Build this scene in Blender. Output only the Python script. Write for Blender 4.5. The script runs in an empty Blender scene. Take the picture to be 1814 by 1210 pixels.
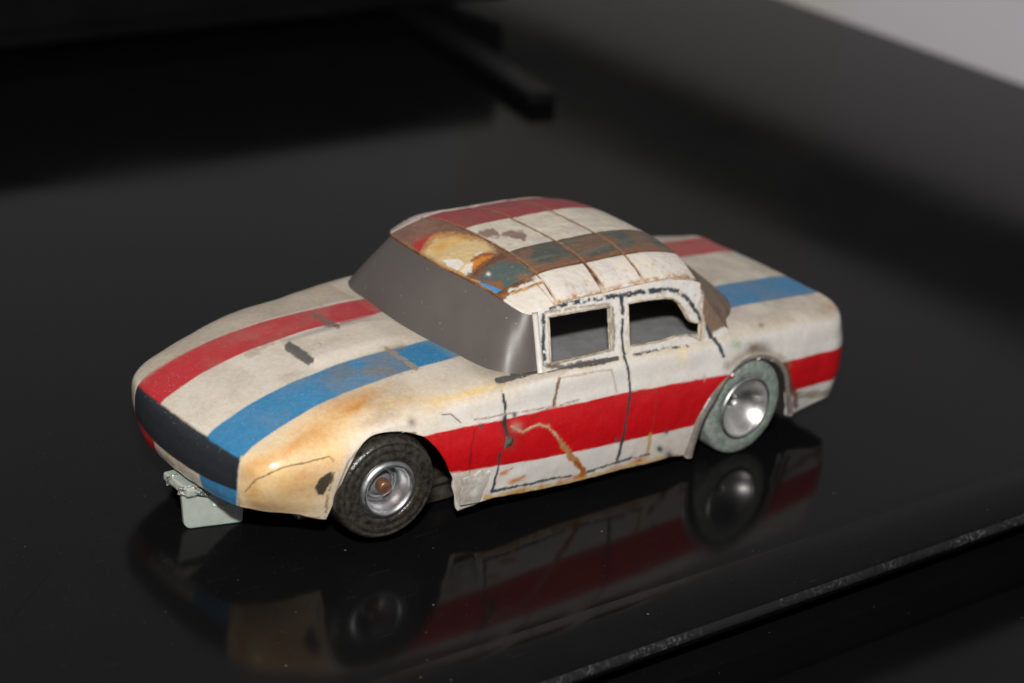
import bpy, bmesh, math, random
import numpy as np
from mathutils import Vector, Matrix
from mathutils.geometry import delaunay_2d_cdt
S = 0.001                                   # all measures below are millimetres
sc = bpy.context.scene
# ------------------------------------------------------------------ camera, world, flash, exposure
AZ, EL, DIST, ROLL, FPX = math.radians(48.3), math.radians(22.7), 571.9, math.radians(6.3), 4015.0
TGT = np.array([30.7, -18.6, 15.0])
POS = TGT + DIST*np.array([math.cos(EL)*math.cos(AZ), math.cos(EL)*math.sin(AZ), math.sin(EL)])
FWD = (TGT-POS)/DIST
RGT = np.cross(FWD, [0, 0, 1]); RGT /= np.linalg.norm(RGT); UPV = np.cross(RGT, FWD)
RGT, UPV = math.cos(ROLL)*RGT+math.sin(ROLL)*UPV, -math.sin(ROLL)*RGT+math.cos(ROLL)*UPV
cam = bpy.data.cameras.new('camera'); co = bpy.data.objects.new('camera', cam); sc.collection.objects.link(co)
M = Matrix(((RGT[0], UPV[0], -FWD[0], POS[0]*S), (RGT[1], UPV[1], -FWD[1], POS[1]*S), (RGT[2], UPV[2], -FWD[2], POS[2]*S), (0, 0, 0, 1)))
co.matrix_world = M
cam.sensor_width = 22.3; cam.lens = FPX/1814*22.3; cam.clip_start = 0.01; cam.clip_end = 20
cam.dof.use_dof = True; cam.dof.focus_distance = 0.497; cam.dof.aperture_fstop = 7.5; cam.dof.aperture_blades = 7
sc.camera = co
w = bpy.data.worlds.new('World'); sc.world = w; w.use_nodes = True
bgn = w.node_tree.nodes['Background']; bgn.inputs[0].default_value = (0.97, 0.98, 1.0, 1); bgn.inputs[1].default_value = 0.21
fl = bpy.data.lights.new('camera_flash', 'AREA'); fl.shape = 'RECTANGLE'; fl.size = 0.034; fl.size_y = 0.016
fl.energy = 1.62; fl.spread = math.radians(138); fl.color = (1.0, 0.965, 0.92)
fo = bpy.data.objects.new('camera_flash', fl); sc.collection.objects.link(fo)
FLASH = POS + UPV*82 + FWD*20
d = TGT+np.array([0, 0, 10.])-FLASH
fo.location = FLASH*S; fo.rotation_euler = Vector(d).to_track_quat('-Z', 'Y').to_euler()
vs = sc.view_settings; vs.view_transform = 'Standard'; vs.look = 'None'; vs.exposure = 0; vs.gamma = 1
sc.cycles.use_denoising = True
# ------------------------------------------------------------------ helpers
def up(px, py, ax, v):                      # pixel of the photo -> point where its ray meets a plane
    dr = FWD+(px-907)/FPX*RGT-(py-605)/FPX*UPV; k = 'xyz'.index(ax)
    return POS+(v-POS[k])/dr[k]*dr
def project(P):
    q = P-POS; z = q@FWD
    return 907+FPX*(q@RGT)/z, 605-FPX*(q@UPV)/z
def s2l(r, g, b):
    return np.array([((c/255+0.055)/1.055)**2.4 if c > 10 else c/255/12.92 for c in (r, g, b)])
def tang(t, Y):
    h = np.diff(t); dl = np.diff(Y, axis=0)/h.reshape((-1,)+(1,)*(Y.ndim-1)); m = np.zeros_like(Y)
    hh = h.reshape((-1,)+(1,)*(Y.ndim-1))
    m[1:-1] = (dl[:-1]*hh[1:]+dl[1:]*hh[:-1])/(hh[:-1]+hh[1:]); m[0] = dl[0]; m[-1] = dl[-1]
    return m
def spline(t, Y, q):
    t = np.asarray(t, float); Y = np.asarray(Y, float); q = np.asarray(q, float); m = tang(t, Y)
    if q.ndim > 1: return spline(t, Y, q.ravel()).reshape(q.shape+Y.shape[1:])
    i = np.clip(np.searchsorted(t, q, 'right')-1, 0, len(t)-2); h = t[i+1]-t[i]; u = (q-t[i])/h
    sh = (-1,)+(1,)*(Y.ndim-1); u = u.reshape(sh); h = h.reshape(sh)
    return (2*u**3-3*u**2+1)*Y[i]+(u**3-2*u**2+u)*h*m[i]+(-2*u**3+3*u**2)*Y[i+1]+(u**3-u**2)*h*m[i+1]
def sstep(a, b, x):
    t = np.clip((x-a)/(b-a), 0, 1); return t*t*(3-2*t)
def _hash(i, j, k, seed):
    n = (i*374761393+j*668265263+k*2147483647+seed*974634777) & 0xffffffff
    n = ((n ^ (n >> 13))*1274126177) & 0xffffffff
    return ((n ^ (n >> 16)) & 0xffff)/65535.0
def vnoise(P, freq, seed=0):
    Q = P*freq; I = np.floor(Q).astype(np.int64); f = Q-I; f = f*f*(3-2*f); r = 0
    for a in (0, 1):
        for b in (0, 1):
            for c in (0, 1):
                wgt = (f[:, 0] if a else 1-f[:, 0])*(f[:, 1] if b else 1-f[:, 1])*(f[:, 2] if c else 1-f[:, 2])
                r = r+wgt*_hash(I[:, 0]+a, I[:, 1]+b, I[:, 2]+c, seed)
    return r
def fbm(P, freq, seed=0, o=3):
    r = 0; a = 0.5; t = 0
    for k in range(o): r = r+a*vnoise(P, freq*2**k, seed+k*17); t += a; a *= 0.5
    return r/t
def link(name, me, mat=None, parent=None, smooth=True):
    o = bpy.data.objects.new(name, me); sc.collection.objects.link(o)
    if mat: me.materials.append(mat)
    if smooth: me.shade_smooth()
    if parent: o.parent = parent
    return o
def mesh(name, V, F):
    me = bpy.data.meshes.new(name); V = np.asarray(V, float)*S
    F = np.asarray(F) if not isinstance(F, list) else F
    if isinstance(F, list): me.from_pydata([tuple(v) for v in V], [], F)
    else:
        k = F.shape[1]; me.vertices.add(len(V)); me.vertices.foreach_set('co', V.astype(np.float32).ravel())
        me.loops.add(F.size); me.loops.foreach_set('vertex_index', F.astype(np.int32).ravel())
        me.polygons.add(len(F)); me.polygons.foreach_set('loop_start', (np.arange(len(F))*k).astype(np.int32))
        me.update(calc_edges=True)
    me.validate(); return me
def grid_faces(n, m, wrap=False):
    i = np.arange(n if wrap else n-1)[:, None]; j = np.arange(m-1)[None]; i2 = (i+1) % n
    return np.stack([i*m+j+0*i, i2*m+j, i2*m+j+1, i*m+j+1], -1).reshape(-1, 4)
def setcol(me, col, rough):
    a = me.color_attributes.new('paint', 'FLOAT_COLOR', 'POINT')
    a.data.foreach_set('color', np.concatenate([np.clip(col, 0, 1), np.clip(rough, 0.03, 1)[:, None]], 1).astype(np.float32).ravel())
def vnormals(me):
    a = np.zeros(len(me.vertices)*3, np.float32); me.vertex_normals.foreach_get('vector', a); return a.reshape(-1, 3).astype(float)
def tag(o, label, cat=None, kind=None, group=None):
    if label: o['label'] = label
    if cat: o['category'] = cat
    if kind: o['kind'] = kind
    if group: o['group'] = group
    return o
# ------------------------------------------------------------------ materials
def nmat(name):
    m = bpy.data.materials.new(name); m.use_nodes = True; nt = m.node_tree
    return m, nt, nt.nodes['Principled BSDF']
def nd(nt, t, **kw):
    n = nt.nodes.new(t)
    for k, v in kw.items():
        if k.startswith('i_'): n.inputs[int(k[2:]) if k[2:].isdigit() else k[2:]].default_value = v
        else: setattr(n, k, v)
    return n
def noise(nt, scale, detail=3, rough=0.5, co=None):
    n = nd(nt, 'ShaderNodeTexNoise'); n.inputs['Scale'].default_value = scale; n.inputs['Detail'].default_value = detail
    n.inputs['Roughness'].default_value = rough
    if co: nt.links.new(co, n.inputs['Vector'])
    return n
def ramp(nt, src, stops):
    r = nd(nt, 'ShaderNodeValToRGB'); e = r.color_ramp.elements
    while len(e) < len(stops): e.new(0.5)
    for k, (p, c) in enumerate(stops): e[k].position = p; e[k].color = (c, c, c, 1) if not isinstance(c, tuple) else (*c, 1)
    nt.links.new(src, r.inputs[0]); return r
def mix(nt, fac, a, b, mode='MIX'):
    m = nd(nt, 'ShaderNodeMix', data_type='RGBA', blend_type=mode)
    for s, v in ((m.inputs[0], fac), (m.inputs[6], a), (m.inputs[7], b)):
        if isinstance(v, bpy.types.NodeSocket): nt.links.new(v, s)
        elif isinstance(v, (int, float)): s.default_value = v
        else: s.default_value = (*v, 1)
    return m.outputs[2]
def painted(name, spec=0.5, bump=0.05, dust=0.5):
    m, nt, b = nmat(name); a = nd(nt, 'ShaderNodeVertexColor', layer_name='paint'); tc = nd(nt, 'ShaderNodeTexCoord').outputs['Object']
    n1 = noise(nt, 900, 4, 0.6, tc); n2 = noise(nt, 120, 4, 0.6, tc)
    c = mix(nt, 0.30, a.outputs[0], n1.outputs[0], 'OVERLAY'); c = mix(nt, 0.13, c, n2.outputs[0], 'OVERLAY')
    n3 = noise(nt, 2600, 2, 0.6, tc); c = mix(nt, 0.22, c, n3.outputs[0], 'OVERLAY')
    # settled dust specks, denser on faces that look up
    vo = nd(nt, 'ShaderNodeTexVoronoi'); vo.inputs['Scale'].default_value = 1150; nt.links.new(tc, vo.inputs['Vector'])
    sp = ramp(nt, vo.outputs['Distance'], [(0.0, 1.0), (0.13, 1.0), (0.22, 0.0)])
    wn = ramp(nt, vo.outputs['Color'], [(0.62, 0.0), (0.74, 1.0)])
    ge = nd(nt, 'ShaderNodeNewGeometry'); sx = nd(nt, 'ShaderNodeSeparateXYZ'); nt.links.new(ge.outputs['Normal'], sx.inputs[0])
    upf = ramp(nt, sx.outputs[2], [(0.1, 0.06), (0.75, 1.0)])
    m1 = nd(nt, 'ShaderNodeMath', operation='MULTIPLY'); nt.links.new(sp.outputs[0], m1.inputs[0]); nt.links.new(wn.outputs[0], m1.inputs[1])
    m2 = nd(nt, 'ShaderNodeMath', operation='MULTIPLY'); nt.links.new(m1.outputs[0], m2.inputs[0]); nt.links.new(upf.outputs[0], m2.inputs[1])
    m3 = nd(nt, 'ShaderNodeMath', operation='MULTIPLY'); nt.links.new(m2.outputs[0], m3.inputs[0]); m3.inputs[1].default_value = dust
    c = mix(nt, m3.outputs[0], c, (0.62, 0.58, 0.52))
    nt.links.new(c, b.inputs['Base Color']); nt.links.new(a.outputs[1], b.inputs['Roughness'])
    b.inputs['Specular IOR Level'].default_value = spec
    bn = noise(nt, 160, 5, 0.62, tc); bp = nd(nt, 'ShaderNodeBump'); bp.inputs['Strength'].default_value = bump; bp.inputs['Distance'].default_value = 0.001
    nt.links.new(bn.outputs[0], bp.inputs['Height']); nt.links.new(bp.outputs[0], b.inputs['Normal'])
    return m
def simple(name, c0, c1, scale, rough=(0.3, 0.5), metal=0.0, bump=0.1, bscale=400, trans=0.0, sss=0.0, spec=0.5):
    m, nt, b = nmat(name); b.inputs['Specular IOR Level'].default_value = spec; tc = nd(nt, 'ShaderNodeTexCoord').outputs['Object']
    n = noise(nt, scale, 5, 0.65, tc); r = ramp(nt, n.outputs[0], [(0.35, tuple(c0)), (0.65, tuple(c1))])
    nt.links.new(r.outputs[0], b.inputs['Base Color'])
    n2 = noise(nt, scale*1.7, 4, 0.6, tc); r2 = ramp(nt, n2.outputs[0], [(0.3, rough[0]), (0.7, rough[1])]); nt.links.new(r2.outputs[0], b.inputs['Roughness'])
    b.inputs['Metallic'].default_value = metal; b.inputs['Transmission Weight'].default_value = trans
    if sss: b.inputs['Subsurface Weight'].default_value = sss; b.inputs['Subsurface Scale'].default_value = 0.002
    bn = noise(nt, bscale, 4, 0.6, tc); bp = nd(nt, 'ShaderNodeBump'); bp.inputs['Strength'].default_value = bump; bp.inputs['Distance'].default_value = 0.0006
    nt.links.new(bn.outputs[0], bp.inputs['Height']); nt.links.new(bp.outputs[0], b.inputs['Normal'])
    return m
MP = painted('body_paint', 0.5, 0.10, 0.38)
MROOF = painted('roof_paint', 0.5, 0.4, 0.45)
MDARK = simple('inner_black', (0.006, 0.006, 0.006), (0.012, 0.011, 0.01), 60, (0.6, 0.8))
MTRAY = simple('grey_card', (0.20, 0.205, 0.21), (0.28, 0.28, 0.285), 180, (0.7, 0.9), bump=0.2, bscale=900)
MALU = simple('turned_aluminium', (0.42, 0.43, 0.44), (0.58, 0.58, 0.59), 350, (0.34, 0.5), 1.0, 0.06, 900)
MALU2 = simple('polished_aluminium', (0.72, 0.71, 0.69), (0.82, 0.81, 0.79), 250, (0.28, 0.4), 1.0, 0.04, 700)
MRUB = simple('old_rubber', (0.010, 0.010, 0.009), (0.048, 0.043, 0.034), 700, (0.10, 0.42), 0.0, 0.28, 1100)
MSPONGE = simple('green_sponge', (0.16, 0.205, 0.18), (0.33, 0.375, 0.335), 520, (0.9, 1.0), 0.0, 0.9, 1500)
MCOP = simple('copper', (0.30, 0.14, 0.085), (0.42, 0.22, 0.14), 600, (0.35, 0.5), 0.8, 0.2, 900)
MSTEEL = simple('dull_steel', (0.20, 0.17, 0.13), (0.38, 0.34, 0.28), 320, (0.25, 0.5), 0.9, 0.3, 500)
MNYL = simple('nylon', (0.36, 0.41, 0.37), (0.46, 0.50, 0.45), 160, (0.25, 0.42), 0.0, 0.15, 500, sss=0.7)
MBRAID = simple('tinned_braid', (0.55, 0.54, 0.5), (0.8, 0.79, 0.75), 900, (0.16, 0.35), 1.0, 1.0, 2200)
MLIP = simple('worn_lip', (0.13, 0.12, 0.12), (0.26, 0.22, 0.18), 240, (0.2, 0.4), 0.0, 0.2, 500)
MEDGE = simple('cut_edge', (0.22, 0.16, 0.10), (0.62, 0.56, 0.47), 300, (0.3, 0.6), 0.0, 0.3, 800)
MGLUE = simple('dried_glue', (0.045, 0.05, 0.045), (0.12, 0.11, 0.09), 700, (0.15, 0.4), 0.0, 0.25, 900)
def screen_mat():
    m, nt, b = nmat('grey_screen'); tc = nd(nt, 'ShaderNodeTexCoord').outputs['Object']
    n = noise(nt, 45, 4, 0.6, tc); r = ramp(nt, n.outputs[0], [(0.3, (0.088, 0.077, 0.070)), (0.7, (0.115, 0.100, 0.092))])
    vo = nd(nt, 'ShaderNodeTexVoronoi'); vo.inputs['Scale'].default_value = 800; nt.links.new(tc, vo.inputs['Vector'])
    sp = ramp(nt, vo.outputs['Distance'], [(0.08, 1.0), (0.15, 0.0)]); wn = ramp(nt, vo.outputs['Color'], [(0.7, 0.0), (0.8, 0.6)])
    mm = nd(nt, 'ShaderNodeMath', operation='MULTIPLY'); nt.links.new(sp.outputs[0], mm.inputs[0]); nt.links.new(wn.outputs[0], mm.inputs[1])
    c = mix(nt, mm.outputs[0], r.outputs[0], (0.5, 0.47, 0.43))
    nt.links.new(c, b.inputs['Base Color']); b.inputs['Roughness'].default_value = 0.36; b.inputs['Specular IOR Level'].default_value = 0.5
    n2 = noise(nt, 90, 4, 0.6, tc); r2 = ramp(nt, n2.outputs[0], [(0.3, 0.34), (0.7, 0.50)]); nt.links.new(r2.outputs[0], b.inputs['Roughness'])
    return m
MSCR = screen_mat()
def table_mat(name, base=0.004, rough=0.10, dust=1.0):
    m, nt, b = nmat(name); tc = nd(nt, 'ShaderNodeTexCoord').outputs['Object']
    n1 = noise(nt, 9, 5, 0.6, tc); n2 = noise(nt, 60, 5, 0.65, tc); n3 = noise(nt, 700, 2, 0.5, tc)
    # thin film of dust: fine grains plus sparse specks and hair scratches
    vo = nd(nt, 'ShaderNodeTexVoronoi'); vo.inputs['Scale'].default_value = 240; nt.links.new(tc, vo.inputs['Vector'])
    sp = ramp(nt, vo.outputs['Distance'], [(0.03, 1.0), (0.075, 0.0)]); wn = ramp(nt, vo.outputs['Color'], [(0.70, 0.0), (0.85, 0.30)])
    mm = nd(nt, 'ShaderNodeMath', operation='MULTIPLY'); nt.links.new(sp.outputs[0], mm.inputs[0]); nt.links.new(wn.outputs[0], mm.inputs[1])
    v2 = nd(nt, 'ShaderNodeTexVoronoi'); v2.inputs['Scale'].default_value = 900; nt.links.new(tc, v2.inputs['Vector'])
    sp2 = ramp(nt, v2.outputs['Distance'], [(0.06, 1.0), (0.14, 0.0)]); wn2 = ramp(nt, v2.outputs['Color'], [(0.66, 0.0), (0.9, 0.10)])
    m2 = nd(nt, 'ShaderNodeMath', operation='MULTIPLY'); nt.links.new(sp2.outputs[0], m2.inputs[0]); nt.links.new(wn2.outputs[0], m2.inputs[1])
    ad = nd(nt, 'ShaderNodeMath', operation='ADD'); nt.links.new(mm.outputs[0], ad.inputs[0]); nt.links.new(m2.outputs[0], ad.inputs[1])
    # scratches: stretched noise ridges in two directions
    for ang, seed in ((0.5, 3.1), (-0.9, 8.7)):
        mp = nd(nt, 'ShaderNodeMapping'); mp.inputs['Rotation'].default_value = (0, 0, ang); mp.inputs['Scale'].default_value = (60, 900, 1); mp.inputs['Location'].default_value = (seed, seed*2, 0)
        nt.links.new(tc, mp.inputs[0]); ns = noise(nt, 1.0, 1, 0.5, mp.outputs[0])
        rs = ramp(nt, ns.outputs[0], [(0.76, 0.0), (0.775, 0.02), (0.79, 0.0)])
        a2 = nd(nt, 'ShaderNodeMath', operation='ADD'); nt.links.new(ad.outputs[0], a2.inputs[0]); nt.links.new(rs.outputs[0], a2.inputs[1]); ad = a2
    film = ramp(nt, n2.outputs[0], [(0.3, 0.0005), (0.75, 0.003)])
    a3 = nd(nt, 'ShaderNodeMath', operation='ADD'); nt.links.new(ad.outputs[0], a3.inputs[0]); nt.links.new(film.outputs[0], a3.inputs[1])
    md = nd(nt, 'ShaderNodeMath', operation='MULTIPLY'); nt.links.new(a3.outputs[0], md.inputs[0]); md.inputs[1].default_value = dust
    c = mix(nt, md.outputs[0], (base, base, base*1.08), (0.55, 0.53, 0.50)); nt.links.new(c, b.inputs['Base Color'])
    rr = ramp(nt, n1.outputs[0], [(0.3, rough*0.7), (0.7, rough*1.6)]); nt.links.new(rr.outputs[0], b.inputs['Roughness'])
    b.inputs['IOR'].default_value = 1.18
    return m
MTAB = table_mat('black_gloss_table'); MLOW = table_mat('black_satin', 0.004, 0.16, 0.5)
# ------------------------------------------------------------------ the setting
def box_bm(bm, x0, x1, y0, y1, z0, z1, bev=0.0, seg=2):
    r = bmesh.ops.create_cube(bm, size=1.0); vsx = r['verts']
    for v in vsx: v.co = Vector(((x0+x1)/2+v.co.x*(x1-x0), (y0+y1)/2+v.co.y*(y1-y0), (z0+z1)/2+v.co.z*(z1-z0)))
    if bev:
        es = list({e for v in vsx for e in v.link_edges}); bmesh.ops.bevel(bm, geom=es, offset=bev, segments=seg, affect='EDGES', profile=0.5)
def bm_obj(name, bm, mat, parent=None, smooth=False):
    for v in bm.verts: v.co *= S
    me = bpy.data.meshes.new(name); bm.to_mesh(me); bm.free(); return link(name, me, mat, parent, smooth)
# table top: flat sheet, shallow lip bead along its front, then a chipped front edge
prof = [(-560, 0), (70, 0), (75.0, 0), (75.12, -0.008), (75.3, -0.008), (75.42, -0.002), (78, -0.002), (91, -0.006), (91.8, -0.7), (92.4, -1.4), (92.6, -2.6), (92.2, -4.2), (90.8, -4.8), (60, -5)]
xs = np.concatenate([[-352], np.linspace(-350, 330, 1100)]); rnd = np.random.RandomState(4)
V = []
ch = vnoise(np.stack([xs, xs*0, xs*0], 1), 0.9, 5)*vnoise(np.stack([xs, xs*0, xs*0], 1), 0.055, 9)
ch = np.clip((ch-0.33)*5, 0, 1)*(0.4+0.6*rnd.rand(len(xs)))
for i, x in enumerate(xs):
    for k, (y, z) in enumerate(prof):
        dy = dz = 0
        if 9 <= k <= 10: dy = -ch[i]*(0.9 if k == 9 else 0.45)*rnd.rand(); dz = -ch[i]*0.5*rnd.rand()
        V.append((x, y+dy, z+dz))
table = link('table_top', mesh('table_top', V, grid_faces(len(xs), len(prof))[:, ::-1]), MTAB, None, False)
tag(table, 'glossy black table top with a beaded, chipped front edge', kind='structure')
mchip, nt, b = nmat('chipped_edge'); tc = nd(nt, 'ShaderNodeTexCoord').outputs['Object']
mp = nd(nt, 'ShaderNodeMapping'); mp.inputs['Scale'].default_value = (1, 0.15, 0.15); nt.links.new(tc, mp.inputs[0])
na = noise(nt, 42, 4, 0.65, mp.outputs[0]); nb = noise(nt, 900, 4, 0.7, tc)
ra = ramp(nt, na.outputs[0], [(0.46, 0.0), (0.62, 1.0)]); rb = ramp(nt, nb.outputs[0], [(0.50, 0.0), (0.66, 1.0)])
mm = nd(nt, 'ShaderNodeMath', operation='MULTIPLY'); nt.links.new(ra.outputs[0], mm.inputs[0]); nt.links.new(rb.outputs[0], mm.inputs[1])
nt.links.new(mix(nt, mm.outputs[0], (0.010, 0.010, 0.011), (0.13, 0.127, 0.124)), b.inputs['Base Color']); b.inputs['Roughness'].default_value = 0.45; b.inputs['Specular IOR Level'].default_value = 0.3
table.data.materials.append(mchip)
nk = len(prof)-1
for p in table.data.polygons:
    i, k = divmod(p.index, nk)
    if k in (8, 9): p.material_index = 1
bm = bmesh.new(); box_bm(bm, -350, 330, 60, 96, -60, -9, 0)
box_bm(bm, -350, 330, 96.2, 128, -60, -17, 1.2, 3)
low = tag(bm_obj('table_front', bm, MLOW), 'black front ledge below the table edge', kind='structure')
bm = bmesh.new(); bmesh.ops.create_grid(bm, x_segments=1, y_segments=1, size=0.5)
for v in bm.verts: v.co = Vector((-430, -100+v.co.x*1000, 450+v.co.y*1500))
mw, nt, b = nmat('wall_paint'); tc = nd(nt, 'ShaderNodeTexCoord').outputs['Object']
sx = nd(nt, 'ShaderNodeSeparateXYZ'); nt.links.new(tc, sx.inputs[0]); nw = noise(nt, 3, 3, 0.5, tc)
rw = ramp(nt, nw.outputs[0], [(0.3, (0.85, 0.81, 0.85)), (0.7, (0.90, 0.86, 0.89))]); mr = nd(nt, 'ShaderNodeMapRange'); nt.links.new(sx.outputs[1], mr.inputs[0]); mr.inputs[1].default_value = -0.335; mr.inputs[2].default_value = -0.315; mr.inputs[3].default_value = 1; mr.inputs[4].default_value = 0
nt.links.new(mix(nt, mr.outputs[0], rw.outputs[0], (0.85, 0.81, 0.76)), b.inputs['Base Color']); b.inputs['Roughness'].default_value = 0.8
wall = tag(bm_obj('wall', bm, mw), 'pale lavender grey wall beyond the table end', kind='structure')
bm = bmesh.new(); bmesh.ops.create_grid(bm, x_segments=1, y_segments=1, size=0.5)
for v in bm.verts: v.co = Vector((570+v.co.x*2000, -600, 450+v.co.y*1500))
tag(bm_obj('wall', bm, simple('back_wall_paint', (0.84, 0.86, 0.90), (0.87, 0.89, 0.93), 3, (0.7, 0.9))), 'pale wall along the back of the table', kind='structure')
# dark rail along the wall (seen as the dark band mirrored in the table)
MBLK = simple('matt_black', (0.006, 0.006, 0.006), (0.011, 0.011, 0.011), 30, (0.5, 0.7), spec=0.2)
bm = bmesh.new(); box_bm(bm, -429, -405, -590, 390, 90, 128, 3, 3)
MRAIL = simple('dark_grey_rail', (0.10, 0.10, 0.10), (0.14, 0.135, 0.13), 12, (0.5, 0.7), spec=0.2)
tag(bm_obj('wall_rail', bm, MRAIL), 'wide dark grey rail running along the pale wall', 'rail')
# low black media box with splayed foot
mb = bpy.data.objects.new('media_box', None); sc.collection.objects.link(mb); mb.location = (-30*S, -380*S, 0)
tag(mb, 'low black media box with a splayed bar foot, behind the model car', 'media box')
MBOX = simple('box_black', (0.004, 0.004, 0.0042), (0.007, 0.007, 0.0072), 30, (0.35, 0.5), spec=0.12)
bm = bmesh.new(); box_bm(bm, -184, 420, -70, 62, 5, 49, 2.5, 3); bm_obj('casing', bm, MBOX, mb)
bm = bmesh.new(); box_bm(bm, -176, 410, 61.8, 63.4, 12, 40, 0.5, 1); bm_obj('front_panel', bm, MBOX, mb)
bm = bmesh.new(); box_bm(bm, -6, 6, 0, 118, 0, 6, 2, 3)
for v in bm.verts: v.co = Matrix.Rotation(math.radians(-12), 3, 'Z') @ v.co + Vector((-134, 58, 0))
bm_obj('foot', bm, MBOX, mb)
bm = bmesh.new(); box_bm(bm, 380, 394, 0, 60, 0, 6, 2, 2); bm_obj('foot', bm, MBOX, mb)
# ------------------------------------------------------------------ paint tools
class Paint:
    def __init__(s, P, N, base, rough=0.35):
        s.P = P; s.N = N; s.px, s.py = project(P); s.n = len(P)
        s.col = np.tile(np.asarray(base, float), (s.n, 1)); s.rough = np.full(s.n, rough)
        s.face = ((POS-P)*N).sum(1) > 0; s.mask = s.face.copy(); s.jx = (fbm(P, 0.5, 71, 4)-0.5)*0.9+(vnoise(P, 2.0, 73)-0.5)*0.55; s.jy = (fbm(P, 0.5, 72, 4)-0.5)*0.9+(vnoise(P, 2.0, 74)-0.5)*0.55
    def put(s, a, color, rough=None):
        a = np.clip(a, 0, 1); s.col += a[:, None]*(np.asarray(color)-s.col)
        if rough is not None: s.rough += a*(rough-s.rough)
    def line(s, pts, wd, color, alpha=1.0, rough=None, gaps=0.0, jit=3.0, seed=1, soft=1.2):
        pts = np.asarray(pts, float); lo = pts.min(0)-wd-8; hi = pts.max(0)+wd+8
        k = np.nonzero(s.mask & (s.px > lo[0]) & (s.px < hi[0]) & (s.py > lo[1]) & (s.py < hi[1]))[0]
        if not len(k): return
        q = np.stack([s.px[k]+s.jx[k]*jit, s.py[k]+s.jy[k]*jit], 1); dm = np.full(len(k), 1e9)
        for a, b in zip(pts[:-1], pts[1:]):
            ab = b-a; t = np.clip(((q-a)@ab)/max(ab@ab, 1e-9), 0, 1); dm = np.minimum(dm, np.linalg.norm(q-a-t[:, None]*ab, axis=1))
        wv = wd/2*(0.65+0.7*vnoise(s.P[k], 0.8, seed+5))
        a = alpha*(1-sstep(wv-soft, wv+soft, dm))
        if gaps: a = a*sstep(gaps-0.12, gaps+0.05, fbm(s.P[k], 0.9, seed+40, 2))
        A = np.zeros(s.n); A[k] = a; s.put(A, color, rough)
    def poly(s, pts, color, alpha=1.0, soft=2.0, rough=None, jit=5.0):
        pts = np.asarray(pts, float); lo = pts.min(0)-10; hi = pts.max(0)+10
        k = np.nonzero(s.mask & (s.px > lo[0]) & (s.px < hi[0]) & (s.py > lo[1]) & (s.py < hi[1]))[0]
        if not len(k): return
        x = s.px[k]+s.jx[k]*jit; y = s.py[k]+s.jy[k]*jit; ins = np.zeros(len(k), bool); dm = np.full(len(k), 1e9)
        for a, b in zip(pts, np.roll(pts, -1, 0)):
            c = ((a[1] > y) != (b[1] > y)) & (x < (b[0]-a[0])*(y-a[1])/(b[1]-a[1]+1e-12)+a[0]); ins ^= c
            ab = b-a; t = np.clip(((x-a[0])*ab[0]+(y-a[1])*ab[1])/max(ab@ab, 1e-9), 0, 1)
            dm = np.minimum(dm, np.hypot(x-a[0]-t*ab[0], y-a[1]-t*ab[1]))
        sd = np.where(ins, dm, -dm); A = np.zeros(s.n); A[k] = alpha*sstep(-soft, soft, sd); s.put(A, color, rough)
    def blob(s, cx, cy, rx, ry, color, alpha=1.0, rot=0, nz=0.6, seed=3, freq=0.35, rough=None):
        c, sn = math.cos(rot), math.sin(rot); dx = s.px-cx; dy = s.py-cy
        u = (dx*c+dy*sn)/rx; v = (-dx*sn+dy*c)/ry; r2 = u*u+v*v
        k = np.nonzero(s.mask & (r2 < 6))[0]
        if not len(k): return
        A = np.zeros(s.n); A[k] = alpha*np.exp(-r2[k])*(1-nz+2*nz*fbm(s.P[k], freq, seed, 4)); s.put(A, color, rough)
zp = lambda z0x, z0y, sx: (lambda pts: [(z0x+a/sx, z0y+b/sx) for a, b in pts])   # enlarged-crop coordinates -> photo pixels
Z1 = zp(200, 480, 2.52); Z2 = zp(560, 330, 3.27); Z3 = zp(900, 330, 2.834); Z4 = zp(560, 620, 3.36); Z5 = zp(840, 560, 3.361); Z6 = zp(1150, 560, 4.0325); ZV = zp(680, 340, 5.669); ZW = zp(940, 500, 5.039)
CREAM = np.array([0.69, 0.62, 0.525]); WHITE = np.array([0.72, 0.69, 0.655]); RED = np.array([0.54, 0.006, 0.010]); BLUE = np.array([0.035, 0.215, 0.42]); INK = np.array([0.022, 0.026, 0.030])
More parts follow.
